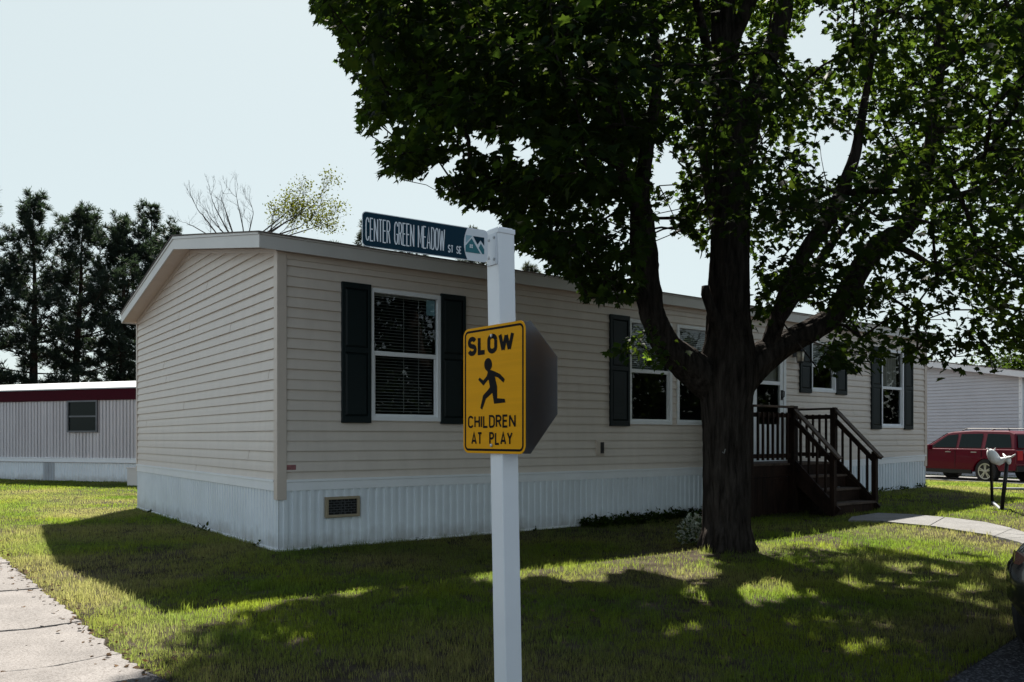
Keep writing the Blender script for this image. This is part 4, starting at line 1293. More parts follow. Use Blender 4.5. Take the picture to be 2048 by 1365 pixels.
# leaves
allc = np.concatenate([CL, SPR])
px, py = proj(allc)
inv = (px > -150) & (px < 2250) & (py > -130)
LP, LD, LN, LS, LC = [], [], [], [], []
for ci, c in enumerate(allc):
    n = int(rng.integers(44, 74)) if inv[ci] else 26
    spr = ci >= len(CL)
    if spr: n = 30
    out = np.array([c[0] - 2.7, c[1] - 10.4, 0.0]); out /= np.linalg.norm(out) + 1e-6
    q = rng.normal(size=(n, 3)) * np.array([.20, .20, .10]) * (.55 if spr else 1)
    q[:, 2] -= .25 * (q[:, 0] ** 2 + q[:, 1] ** 2)
    pos_ = c + q
    d = q * np.array([1, 1, .4]) + out * .10 + rng.normal(size=(n, 3)) * .12; d[:, 2] -= .10
    nn = np.array([0, 0, 1.0]) + rng.normal(size=(n, 3)) * .42 + out * .35
    LP.append(pos_); LD.append(d); LN.append(nn)
    s_ = rng.uniform(.055, .128, n) * (1.2 if px[ci] < 1260 else 1) if inv[ci] else rng.uniform(.11, .17, n)
    LS.append(s_ * (.8 if spr else 1))
    b_ = rng.uniform(.75, 1.25) * (2.0 if spr else 1)  # sprout leaves lightened in colour to look sunlit
    hue = rng.uniform(-.1, .25, n)[:, None]
    base = np.array([.0046, .0105, .0050]); yel = np.array([.013, .018, .0035])
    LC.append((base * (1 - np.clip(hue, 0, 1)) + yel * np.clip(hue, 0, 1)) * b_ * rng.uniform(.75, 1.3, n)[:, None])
LP = np.concatenate(LP); LD = np.concatenate(LD); LN = np.concatenate(LN); LS = np.concatenate(LS); LC = np.concatenate(LC)
okl = crown_ok(LP + LD / np.linalg.norm(LD, axis=1, keepdims=True) * LS[:, None] * .5, -4)
okl[-len(SPR) * 30:] = True
LP, LD, LN, LS, LC = LP[okl], LD[okl], LN[okl], LS[okl], LC[okl]
V, lo_, st_, k = maple_leaves(LP - np.array(TBv), LD, LN, LS)
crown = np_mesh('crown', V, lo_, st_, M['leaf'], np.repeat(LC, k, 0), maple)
print('maple clusters', len(CL), 'leaves', len(LP))
# hook on the trunk
hk = MB(); hp = at(1447, 905, TY - .32) - TBv
hk.tube([hp + Vector((0, .04, 0)), hp + Vector((0, -.03, -.01)), hp + Vector((.01, -.05, .04))], .006, 6)
hk.build('hook', M['metal'], maple)

# ================================================================== NEIGHBOUR ON THE LEFT
pB = at(300, 900, 25.4); tr_o = Vector((pB.x, pB.y, 0))
ta = math.atan2(.342, -.939)                 # local x runs to the left and away, local y = to the viewer's side negative
tr_a = ta - math.pi                          # rotate so that local +x points right
trailer = thing('single_wide_trailer', 'old grey ribbed trailer home with a maroon band under its white roof', 'trailer home', tr_o, tr_a)
X0, X1, TWd = -20.0, 2.2, 4.2
mb = MB()
ribs(mb, lambda u, o, z: (u, -o, z), X0, X1, lambda u: .74, lambda u: 2.64, pitch=.14, d=.008)
mb.box(X0, X1, .0, TWd, .6, 2.98)
mb.build('wall', M['trailer'], trailer)
mb = MB()
for a_, b_ in ((X0, -13.2), (-13.19, -6.6), (-6.59, X1)): mb.box(a_, b_, -.05, .02, 2.61, 2.98)
mb.build('band', M['maroon'], trailer)
mb = MB()
n_ = 8
pr_ = [(-.09, 2.965), (-.09, 3.0)] + [(TWd * i / n_, 3.02 + .34 * math.sin(math.pi * i / n_)) for i in range(n_ + 1)] + [(TWd + .05, 2.99)]
mb.prism(pr_, lambda u, v, d: (d, u, v), X0 - .05, X1 + .05)
mb.build('roof', M['roofw'], trailer, smooth=False)
mb = MB(); mb.box(X0, X1, -.035, .0, .62, .735); mb.box(X0, X1, -.045, 0, .737, .765); mb.build('belt_trim', M['white'], trailer)
mb = MB(); ribs(mb, lambda u, o, z: (u, .03 - o, z), X0, X1, lambda u: -.1, lambda u: .63, pitch=.12, d=.012); mb.build('skirting', M['skirt'], trailer)
# window: photo columns 138-197
def trx(px):
    k = (px - 1024) / F
    ca, sa = math.cos(tr_a), math.sin(tr_a)
    # X = ox + u ca ; Y = oy + u sa
    return (k * tr_o.y - tr_o.x) / (ca - k * sa)
u0, u1 = trx(137.5), trx(197)
Yw = tr_o.y + (u0 + u1) / 2 * math.sin(tr_a)
z0, z1 = CAMZ + (HOR - 865) / F * Yw, CAMZ + (HOR - 801.5) / F * Yw
mb = MB(); f_ = .05
mb.box(u0, u0 + f_, -.07, .0, z0, z1); mb.box(u1 - f_, u1, -.07, 0, z0, z1); mb.box(u0 + f_, u1 - f_, -.07, 0, z1 - f_, z1); mb.box(u0 + f_, u1 - f_, -.07, 0, z0, z0 + f_)
mb.box(u0 + f_, u1 - f_, -.055, 0, (z0 + z1) / 2 - .025, (z0 + z1) / 2 + .025)
tw_ = mb.build('window', M['alu'], trailer)
mb = MB(); mb.box(u0 + f_, u1 - f_, -.030, -.026, z0 + f_, z1 - f_); mb.build('pane', M['carglass'], tw_)
M['stain'] = mat('grey access panel', (.40, .42, .44), rough=.6, var=.2, scale=5, stretch=(1, 1, .2))
ua, ub = trx(86), trx(108)
mb = MB(); ribs(mb, lambda u, o, z: (u, .012 - o, z), ua, ub, lambda u: -.05, lambda u: .61, pitch=.12, d=.012); mb.build('access_panel', M['stain'], trailer)
# utility pedestal between the two homes
up_ = ground(269, 972)
ub_ = thing('utility_box', 'small beige utility box standing in the grass between the two left homes', 'utility box', up_, tr_a)
mb = MB(); mb.box(-.16, .3, -.12, .12, -.05, .50); mb.build('housing', M['fascia'], ub_, bevel=.01)
mb = MB(); mb.box(-.18, .32, -.14, .14, .50, .55); mb.build('lid', M['fascia'], ub_, bevel=.01)

# ================================================================== NEIGHBOUR ON THE RIGHT
rc = at(2043, 877, 29.0); rc.z = 0
rhome = thing('grey_home', 'pale grey sided home with a white gable edge behind the red vehicle', 'house', rc, HA)
RW, RL, RE = 7.8, 13.0, 3.62      # local y runs left-away along the gable wall
mb = MB()
rclip = lambda z: (0, RW) if z <= RE else (min((z - RE) / SL, RW / 2), max(RW - (z - RE) / SL, RW / 2))
courses(mb, lambda u, o, z: (-o, u, z), 0, RW, -.05, RE + SL * RW / 2, .122, (), rclip, lap=.03)
mb.build('end_wall', M['lilac'], rhome)
mb = MB(); courses(mb, lambda u, o, z: (u, -o, z), 0, RL, -.05, RE, .122); mb.build('side_wall', M['lilac'], rhome)
mb = MB(); mb.box(-.03, .08, -.03, 0, 0, RE); mb.box(-.03, 0, 0, .08, 0, RE); mb.build('corner_trim', M['white'], rhome)
mb = MB()
for s in (0, 1):
    yq = lambda y: y if s == 0 else RW - y
    p = [(yq(-.35), RE - .06 - .06), (yq(RW / 2), RE - .06 + SL * (RW / 2)), (yq(RW / 2), RE + .16 + SL * (RW / 2)), (yq(-.35), RE + .16 - .06)]
    mb.prism(p, lambda u, v, d: (d, u, v), -.32, -.28)
mb.box(-.28, RL + .3, -.36, -.33, RE - .12, RE + .09)
mb.build('fascia', M['white'], rhome)
mb = MB()
for s in (0, 1):
    yq = lambda y: y if s == 0 else RW - y
    a_, b_ = RE + .10, RE + .165 + SL * (RW / 2)
    mb.add([(-.34, yq(-.37), a_), (RL + .3, yq(-.37), a_), (RL + .3, RW / 2, b_), (-.34, RW / 2, b_), (-.34, yq(-.37), a_ + .03), (RL + .3, yq(-.37), a_ + .03), (RL + .3, RW / 2, b_ + .03), (-.34, RW / 2, b_ + .03)],
           [(0, 1, 2, 3), (4, 5, 6, 7), (0, 1, 5, 4), (0, 3, 7, 4)])
mb.build('roof', M['shingle'], rhome)
mb = MB()
for s in (0, 1):
    yq = lambda y: y if s == 0 else RW - y
    mb.add([(-.28, yq(-.33), RE - .07), (0, yq(-.33), RE - .07), (0, RW / 2, RE - .01 + SL * RW / 2), (-.28, RW / 2, RE - .01 + SL * RW / 2)], [(0, 1, 2, 3)])
mb.build('soffit', M['white'], rhome)

# ================================================================== RED VEHICLE
hd = Vector((-.335, .942, 0)).normalized()
rw = at(2016, 950, 25.0); rw.z = gz(rw.x, rw.y) - .01
suv = thing('parked_car', 'dark red boxy sport utility vehicle parked before the pale grey home', 'car', rw, math.atan2(hd.y, hd.x))
def suv_profile():
    b = []
    def arch(cx_): return [(cx_ + .43 * math.cos(R(a_)), .36 + .43 * math.sin(R(a_))) for a_ in range(-10, 191, 20)]
    b += [(-.98, .45), (-.98, .62), (-1.02, .66), (-1.02, 1.0), (-.95, 1.12)]
    b += [(2.30, 1.13), (2.9, 1.09), (3.5, 1.02), (3.66, .92), (3.68, .5), (3.6, .40)]
    b += arch(2.76) + [(2.2, .36)] + arch(0)
    return b
body = MB()
# body in slices across the width, sides slightly rounded
pf = suv_profile()
# order: go from rear bottom up, forward, then back along the bottom through both arches
pf = [(-.98, .45), (-1.02, .66), (-1.02, 1.0), (-.96, 1.12), (2.30, 1.13), (2.9, 1.10), (3.5, 1.03), (3.66, .93), (3.68, .5), (3.58, .40), (3.22, .38)]
pf += [(2.76 + .44 * math.cos(R(a_)), .36 + .44 * math.sin(R(a_))) for a_ in range(5, 180, 16)]
pf += [(2.30, .36), (.46, .36)]
pf += [(.44 * math.cos(R(a_)), .36 + .44 * math.sin(R(a_))) for a_ in range(5, 180, 16)]
pf += [(-.46, .42)]
def sv(u, v, d): return (u, d * (1 - .05 * max(0, (v - .8)) - .10 * max(0, u - 3.2)), v)
body.prism(pf, sv, -.93, .93)
bo = body.build('body', M['carred'], suv, bevel=.03)
gh = MB()
prof_ = [(-.93, 1.12), (-.82, 1.62), (-.6, 1.71), (.6, 1.74), (1.35, 1.70), (1.55, 1.66), (2.36, 1.13)]
def gv(u, v, d): return (u, d * (.86 - .30 * (v - 1.12)), v)
gh.prism(prof_, gv, -1, 1)
cab = gh.build('cabin', M['carred'], suv, bevel=.03)
def pane(pts, name='side_window', par=cab):
    for sgn in (-1, 1):
        mb = MB()
        mb.add([(u, sgn * ((.86 - .30 * (v - 1.12)) + .006), v) for u, v in pts], [tuple(range(len(pts)))])
        mb.build(name, M['carglass'], par)
pane([(1.12, 1.16), (2.10, 1.16), (1.52, 1.58), (1.14, 1.62)])
pane([(.22, 1.16), (1.02, 1.16), (1.02, 1.62), (.24, 1.63)])
pane([(-.80, 1.18), (.08, 1.16), (.09, 1.63), (-.66, 1.60)])
mb = MB(); mb.add([(2.33, -.80, 1.16), (2.33, .80, 1.16), (1.60, .67, 1.64), (1.60, -.67, 1.64)], [(0, 1, 2, 3)])
for p in range(4):
    q_ = mb.v[p]; mb.v[p] = (q_[0] + .02, q_[1], q_[2] + .015)
mb.build('windscreen', M['carglass'], suv)
mb = MB(); mb.add([(-.955, -.76, 1.17), (-.955, .76, 1.17), (-.85, .66, 1.58), (-.85, -.66, 1.58)], [(0, 1, 2, 3)]); mb.build('rear_window', M['carglass'], suv)
# door lines, sill, rails, handles, mirror, lamps
for sgn in (-1, 1):
    for u in (.14, 1.08, 2.14):
        mb = MB(); mb.box(u - .006, u + .006, sgn * .932 - .004, sgn * .932 + .004, .48, 1.10); mb.build('door_seam', M['black'], suv)
    mb = MB(); mb.box(.47, 2.28, sgn * .93 - .03, sgn * .93 + .03, .30, .43); mb.build('sill_cladding', M['black'], suv)
mb = MB(); mb.box(-1.05, -.95, -.9, .9, .42, .60); mb.build('bumper', M['black'], suv)
for sgn in (-1, 1):
    mb = MB(); mb.tube([(-.55, sgn * .6, 1.72), (-.5, sgn * .6, 1.78), (.9, sgn * .6, 1.80), (1.1, sgn * .6, 1.74)], .018, 6); mb.build('roof_rail', M['black'], suv)
    mb = MB(); mb.box(1.95, 2.10, sgn * 1.00 - .10, sgn * 1.00 + .10, 1.10, 1.26); mb.build('mirror', M['carred'], suv, bevel=.03)
    for u in (.28, 1.22):
        mb = MB(); mb.box(u, u + .2, sgn * .955 - .012, sgn * .955 + .012, 1.0, 1.035); mb.build('handle', M['rim'], suv)
    mb = MB(); mb.box(3.45, 3.66, sgn * .72 - .12, sgn * .72 + .12, .80, .98); mb.build('headlight', M['signwhite'], suv)
    mb = MB(); mb.box(-1.035, -.98, sgn * .78 - .1, sgn * .78 + .1, .78, 1.08); mb.build('tail_light', M['red'], suv)
def wheel(par, x, y, r, rr, w_=.22, spokes=5):
    sg = 1 if y > 0 else -1
    fn = lambda a_, b_, h: (x + a_, y + sg * h, r + b_)
    mb = MB(); mb.lathe([(rr, -w_ / 2), (r - .02, -w_ / 2), (r, -w_ / 2 + .03), (r, w_ / 2 - .03), (r - .02, w_ / 2), (rr, w_ / 2)], 28, fn)
    wo = mb.build('wheel', M['rubber'], par, smooth=False)
    mb = MB()
    mb.lathe([(rr, w_ / 2 + .002), (rr - .03, w_ / 2 + .006), (rr - .04, w_ / 2 - .03), (.05, w_ / 2 - .05)], 28, fn, 1)
    n = 24
    # rim ring
    vs, fs = [], []
    for i in range(n):
        a_ = 2 * math.pi * i / n
        vs += [fn((rr - .005) * math.cos(a_), (rr - .005) * math.sin(a_), w_ / 2 + .012), fn((rr - .04) * math.cos(a_), (rr - .04) * math.sin(a_), w_ / 2 + .010)]
    for i in range(n): fs.append((2 * i, 2 * ((i + 1) % n), 2 * ((i + 1) % n) + 1, 2 * i + 1))
    mb.add(vs, fs, 0)
    for k in range(spokes):
        for off in (-.14, .14):
            a_ = 2 * math.pi * k / spokes + .3
            p0 = Vector((math.cos(a_ + off * 1.6) * .05, math.sin(a_ + off * 1.6) * .05)); p1 = Vector((math.cos(a_ + off) * (rr - .02), math.sin(a_ + off) * (rr - .02)))
            nn = Vector((-(p1 - p0).y, (p1 - p0).x)).normalized() * .017
            l_ = w_ / 2 + .008 + .0004 * k + (.0002 if off > 0 else 0)
            mb.add([fn(*(p0 - nn), l_), fn(*(p1 - nn), l_), fn(*(p1 + nn), l_), fn(*(p0 + nn), l_)], [(0, 1, 2, 3)], 0)
    mb.lathe([(.06, w_ / 2 - .01), (.055, w_ / 2 + .02), (.02, w_ / 2 + .025)], 12, fn, 0)
    mb.build('rim', [M['rim'], M['black']], wo)
for x in (0, 2.76):
    for y in (-.82, .82): wheel(suv, x, y, .37, .25)
for ch in suv.children:
    if not ch.name.startswith('wheel'): ch.scale.z = .925
# its concrete drive
dv = []
for a_, b_ in ((-5.5, 1.35), (4.6, 1.35), (4.6, -1.6), (-5.5, -1.6)):
    p = rw + hd * a_ + Vector((-hd.y, hd.x, 0)) * b_; dv.append((p.x, p.y))
sheet('driveway', dv, M['concrete2'], .03, .06)
# pale slab lying in the grass
ps_ = ground(2016, 981)
slab = MB()
slab.prism([(-.45, -.06), (-.1, -.12), (.4, -.10), (.5, .02), (.2, .12), (-.35, .10)], lambda u, v, d: (u, v, d), -.02, .06)
so_ = slab.build('stone_slab', M['concrete2'], None, bevel=.015); so_.location = ps_
tag(so_, 'flat pale stone slab lying in the grass near the rear wheel of the red vehicle', 'stone')

# ================================================================== DARK CAR AT THE RIGHT EDGE
cd_ = Vector((.70, .714, 0)).normalized(); cr_ = Vector((cd_.y, -cd_.x, 0))
cb = Vector((2.955, 4.93, 0)) + cr_ * .80
car = thing('parked_car', 'black car showing only its rear corner at the right edge of the lawn', 'car', (cb.x, cb.y, .0), math.atan2(cd_.y, cd_.x))
def loft(secs, n=20, pw=3.2):
    mb = MB(); vs = []
    for x, hw, zb, zt in secs:
        for j in range(n):
            a_ = 2 * math.pi * j / n
            c_, s_ = math.cos(a_), math.sin(a_)
            r_ = (abs(c_) ** pw + abs(s_) ** pw) ** (-1 / pw)
            vs.append((x, hw * c_ * r_, (zb + zt) / 2 + (zt - zb) / 2 * s_ * r_))
    fs = []
    for i in range(len(secs) - 1):
        for j in range(n): fs.append((i * n + j, i * n + (j + 1) % n, (i + 1) * n + (j + 1) % n, (i + 1) * n + j))
    fs += [tuple(range(n))[::-1], tuple(range((len(secs) - 1) * n, len(secs) * n))]
    mb.add(vs, fs); return mb
loft([(.0, .30, .30, .60), (.02, .55, .24, .70), (.09, .74, .20, .78), (.25, .84, .18, .83), (.8, .88, .17, .88), (2.2, .89, .17, .86), (3.6, .88, .17, .80), (4.1, .82, .18, .70), (4.35, .66, .22, .62), (4.42, .45, .28, .55)]).build('body', M['carblack'], car, smooth=True)
loft([(.55, .66, .80, .86), (1.05, .70, .80, 1.24), (1.6, .70, .80, 1.36), (2.4, .70, .80, 1.36), (3.25, .68, .78, .86)], pw=4).build('cabin', M['carglass'], car, smooth=True)
loft([(1.0, .60, 1.18, 1.30), (1.6, .66, 1.26, 1.395), (2.4, .66, 1.26, 1.395), (2.75, .60, 1.18, 1.30)], pw=4).build('roof_panel', M['carblack'], car, smooth=True)
for x in (.85, 3.5):
    for y in (-.78, .78): wheel(car, x, y, .31, .21, .2)
for sgn in (-1, 1):
    mb = MB(); vs_ = []
    for (x, y, z) in ((.035, .60, .62), (.16, .77, .62), (.24, .80, .64), (.24, .79, .70), (.16, .76, .70), (.045, .60, .68)): vs_.append((x - .004, sgn * (y + .004), z + .0))
    mb.add(vs_, [(0, 1, 4, 5), (1, 2, 3, 4)]); mb.build('tail_light', M['carlamp'], car)
mb = MB(); mb.box(-.03, .03, -.5, .5, .36, .40); mb.build('bumper_strip', M['black'], car)

# ================================================================== WHITE HORNED FIGURE ON LEGS
fb = ground(2003, 1021); FY = fb.y
def fp(px, py, dy=0.0): return at(px, py, FY + dy) - fb
fig = thing('horned_figure', 'white horned animal figure raised on two dark legs on the lawn by the walk', 'lawn ornament', fb)
mb = MB()
pb_ = [fp(1977, 899, .1), fp(1981, 904, .1), fp(1986, 914, .08), fp(1993, 922, .05), fp(2002, 923, .0), fp(2010, 919, -.05), fp(2016, 916, -.08)]
mb.tube(pb_, [.035, .075, .10, .095, .07, .045, .03], 12); 
mb.build('body', M['bone'], fig, smooth=True, sub=1)
mb = MB(); mb.tube([fp(1983, 920, .1), fp(1990, 926, .06), fp(1999, 928.5, .0), fp(2006, 926, -.05)], [.02, .03, .03, .015], 8); mb.build('cushion', M['bone'], fig, smooth=True)
mb = MB(); mb.tube([fp(2012, 914, -.08), fp(2016, 917, -.1), fp(2018, 924, -.12), fp(2018.5, 930, -.13)], [.03, .05, .042, .026], 10); mb.build('head', M['bone'], fig, smooth=True, sub=1)
for pts in ([(2014, 915, -.1), (2010, 913, -.0), (2007, 909, .08), (2006, 907.5, .1)], [(2017, 915, -.12), (2023, 914.5, -.2), (2028, 911, -.26), (2031, 908.5, -.28)]):
    mb = MB(); mb.tube([fp(*p) for p in pts], [.022, .018, .014, .005], 8); mb.build('horn', M['bone'], fig, smooth=True)
for pts in ([(1978, 899, .1), (1974.5, 897.5, .1), (1972.5, 898.5, .1)], [(1987, 902, .08), (1990, 898.5, .06), (1991, 896, .05)]):
    mb = MB(); mb.tube([fp(*p) for p in pts], [.014, .011, .004], 6); mb.build('ear', M['bone'], fig, smooth=True)
mb = MB(); mb.tube([fp(1984.5, 1005, .9), fp(1983, 960, .55), fp(1981, 915, .1)], [.028, .027, .026], 8); mb.build('leg', M['black'], fig, smooth=True)
mb = MB(); mb.tube([fp(2003, 1021, 0) - Vector((0, 0, .02)), fp(2009, 972, -.04), fp(2014, 925, -.08)], [.034, .034, .03], 8); mb.build('leg', M['black'], fig, smooth=True)
mb = MB(); mb.bar(fp(1984.5, 1004, .9), fp(2001, 1019, .02), .04, .03); mb.build('base_bar', M['metal'], fig)
mb = MB(); a_ = fp(1985, 1020, .02); b_ = fp(2021, 1020, .02); mb.bar(a_ + Vector((0, 0, .005)), b_ + Vector((0, 0, .005)), .07, .02); mb.build('foot', M['black'], fig)

# ================================================================== BACKGROUND TREES
def needles(Pt, D, n_each, ln, wd, base, var=.3):
    n = len(Pt)
    Pn = np.repeat(Pt, n_each, 0); Dn = np.repeat(D, n_each, 0)
    d = Dn * .9 + unit(len(Pn)) * .75
    d /= np.linalg.norm(d, axis=1, keepdims=True)
    sd_ = np.cross(d, unit(len(Pn))); sd_ /= np.linalg.norm(sd_, axis=1, keepdims=True) + 1e-9
    L_ = ln * rng.uniform(.6, 1.3, len(Pn))[:, None]
    V = np.stack([Pn - sd_ * wd * .5, Pn + sd_ * wd * .5, Pn + d * L_ + sd_ * wd * .3, Pn + d * L_ - sd_ * wd * .3], 1).reshape(-1, 3)
    lo_ = np.arange(len(Pn) * 4)
    cc = np.repeat(np.array(base)[None] * np.repeat(rng.uniform(1 - var, 1 + var, n), n_each)[:, None] * np.array([1, 1, 1]), 4, 0)
    return V, lo_, np.arange(len(Pn)) * 4, cc
def pine(px, ptop, Y, rad, label, base=(.010, .018, .013), lean_=0.0, first=.1, group=None, seed=0, sub=2, full=1.0):
    rr = random.Random(seed + int(px))
    b_ = at(px, 900, Y); b_.z = 0
    H = CAMZ + (HOR - ptop - 22) / F * Y
    t_ = thing('pine_tree', label, 'tree', b_, 0, group or 'pines beyond the homes')
    mb = MB()
    tip = [Vector((lean_ * (h / H) ** 2 + .05 * math.sin(h), .05 * math.cos(h * 1.3), h)) for h in [H * i / 12 for i in range(13)]]
    tip[0].z = -.2
    mb.tube(tip, [max(.02, .022 * H * (1 - i / 12.5)) for i in range(13)], 8)
    mb.build('trunk', M['bark2'], t_, smooth=True)
    br = MB(); TP, TD = [], []
    h = H * first
    while h < H * .985:
        f_ = h / H
        R_ = rad * (min(1, (1 - f_) * 1.9 + .03) ** .9) * (1.0 if f_ > .3 else .85)
        nb = rr.randint(4, 6)
        a0 = rr.uniform(0, 6.28)
        i_ = min(11, int(f_ * 12)); o_ = tip[i_].lerp(tip[i_ + 1], f_ * 12 - i_)
        for k in range(nb):
            if rr.random() > .92 * full: continue
            a_ = a0 + 6.283 * k / nb + rr.uniform(-.4, .4)
            L_ = R_ * rr.uniform(.45, 1.42)
            up = -.12 + 1.25 * f_ ** 2 + rr.uniform(-.12, .15)
            pts = []
            for j in range(6):
                s_ = j / 5
                pts.append(o_ + Vector((math.cos(a_) * L_ * s_, math.sin(a_) * L_ * s_, L_ * (up * s_ + .28 * s_ * s_))))
            br.tube(pts, [max(.008, .012 * L_ * (1.1 - j / 5)) for j in range(6)], 5, cap=False)
            m = max(5, int(L_ * (13 + 2 * f_) * full))
            for q in range(m):
                s_ = rr.uniform(.28, 1.02) ** .8
                j = min(4, int(s_ * 5)); p = pts[j].lerp(pts[j + 1], min(1.2, s_ * 5 - j))
                side = rr.uniform(-1, 1) * L_ * .30 * (1.05 - s_ * .6)
                p = p + Vector((-math.sin(a_) * side, math.cos(a_) * side, rr.uniform(-.05, .18 + .25 * f_)))
                TP.append(p); TD.append((math.cos(a_) * .6, math.sin(a_) * .6, .55))
        h += rr.uniform(.40, .75) * (1.45 - .75 * f_) * (H / 13) ** .5
    for q in range(7):
        TP.append(tip[-1] + Vector((rr.uniform(-.06, .06), rr.uniform(-.06, .06), -rr.uniform(0, .9)))); TD.append((0, 0, 1))
    br.build('branch', M['bark2'], t_).__setitem__('kind', 'stuff')
    V, lo_, st_, cc = needles(np.array([tuple(p) for p in TP]), np.array(TD), 20, .26, .03, base)
    np_mesh('crown', V, lo_, st_, M['needle'], cc, t_)
    return t_
pine(68, 383, 40, 2.7, 'tall straight pine, second from the left edge behind the trailer', seed=1)
pine(150, 410, 41, 2.8, 'dense pine behind the trailer window, between two taller pines', seed=2, lean_=.5)
pine(246, 425, 42, 2.9, 'pine with upswept twin tops close to the left gable edge', seed=3)
pine(303, 402, 44, 2.6, 'slender pine rising directly behind the left corner of the gable', seed=4, first=.2)
pine(352, 442, 46, 2.2, 'short pine tip showing just above the left slope of the gable', seed=5)
pine(-52, 345, 38, 2.4, 'pine cut by the left edge of the picture', seed=6)
for x, y, l in ((672, 474, 'tiny pine top over the roof edge left of the street name sign'), (728, 432, 'pine top partly hidden by the left end of the street name sign'), (818, 433, 'pine top above the middle of the street name sign'),
                (946, 443, 'pine top just left of the white sign post cap'), (1064, 520, 'pine top over the roof under the low maple leaves'), (1392, 588, 'faint pine tip over the roof left of the main maple stem')):
    pine(x, y, 52, 2.0, l, seed=20, first=.35, base=(.014, .019, .013), full=.8)
# broad tree with bare limbs and one leafy side
bt = at(490, 900, 27); bt.z = 0
btree = thing('bare_tree', 'leafless tree with one yellow-green leafy side rising behind the roof', 'tree', bt)
bmb = MB(); ends = []
def grow(p, d, L_, r, lvl, leafy, rr):
    n = 4; pts = [p]; q = p.copy(); dd = d.copy()
    for i in range(n):
        dd = (dd + Vector((rr.gauss(0, .13), rr.gauss(0, .13), rr.gauss(.05, .10)))).normalized()
        q = q + dd * L_ / n; pts.append(q.copy())
    bmb.tube(pts, [r * (1 - .45 * i / n) for i in range(n + 1)], 6 if lvl < 3 else 4, cap=False)
    if lvl >= 6 or r < .0014:
        ends.append((q, dd, leafy)); return
    for k in range(rr.choice((2, 2, 3))):
        ax = Vector((rr.gauss(0, 1), rr.gauss(0, .7), rr.gauss(0, 1))).normalized()
        nd = (Matrix.Rotation(rr.uniform(.25, .75) * rr.choice((-1, 1)), 3, ax) @ dd + Vector((0, 0, .12))).normalized()
        grow(q if k else pts[-1], nd, L_ * rr.uniform(.62, .85), r * rr.uniform(.52, .68), lvl + 1, leafy, rr)
    if lvl < 4:
        j = rr.randint(1, 3); nd = (dd + Vector((rr.gauss(0, .6), rr.gauss(0, .5), rr.gauss(.2, .4)))).normalized()
        grow(pts[j], nd, L_ * .6, r * .42, lvl + 2, leafy, rr)
rr_ = random.Random(12)
bmb.tube([(0, 0, -.2), (.05, 0, 2), (.0, 0, 4.6), (-.05, 0, 6.0)], [.3, .26, .22, .18], 10)
for (px0, py0, px1, py1, r_, lf_) in ((470, 500, 405, 430, .055, 0), (475, 500, 452, 425, .06, 0), (480, 505, 505, 435, .045, 0), (478, 500, 430, 415, .05, 0), (500, 490, 580, 440, .07, 1), (505, 500, 600, 455, .06, 1), (470, 505, 440, 460, .05, 0), (500, 500, 560, 445, .055, 1), (500, 505, 640, 452, .05, 1), (505, 480, 575, 424, .05, 1), (470, 490, 385, 452, .045, 0), (490, 490, 478, 418, .045, 0), (515, 485, 620, 416, .045, 1), (482, 495, 425, 442, .045, 0)):
    a_ = at(px0, py0, 27) - bt; b_ = at(px1, py1, 27 + rr_.uniform(-.8, .8)) - bt
    m1_ = a_.lerp(b_, .5) + Vector((rr_.gauss(0, .06), 0, rr_.gauss(0, .06)))
    bmb.tube([Vector((-.03, 0, 5.6)), a_.lerp(Vector((-.03, 0, 5.6)), .4), a_, m1_, b_], [.10, .085, r_ * .5, r_ * .42, r_ * .3], 7, cap=False)
    grow(m1_, (b_ - a_ + Vector((rr_.gauss(0, .3), rr_.gauss(0, .3), .4))).normalized(), .34, r_ * .22, 2, lf_, rr_)
    grow(b_, (b_ - a_).normalized(), .42, r_ * .28, 2, lf_, rr_)
bmb.build('trunk', M['bark3'], btree, smooth=True)
EP = [e for e in ends if e[2]]
lp, ld, ln_, ls_, lc_ = [], [], [], [], []
cen = [at(600, 408, 27) - bt, at(640, 428, 27.3) - bt, at(590, 425, 26.7) - bt, at(658, 452, 27) - bt, at(625, 440, 27) - bt]
for q, dd, _ in EP:
    for k in range(3): lp.append(np.array(q) + rng.normal(size=3) * .14)
for c_ in cen:
    for k in range(280): lp.append(np.array(c_) + rng.normal(size=3) * np.array([.24, .28, .13]))
lp = np.array(lp); n = len(lp)
V, lo_, st_, k = simple_leaves(lp, unit(n), unit(n), rng.uniform(.035, .085, n), .8)
np_mesh('crown', V, lo_, st_, M['leaf2'], np.repeat(np.array([.034, .036, .012])[None] * rng.uniform(.7, 1.4, n)[:, None], k, 0), btree)
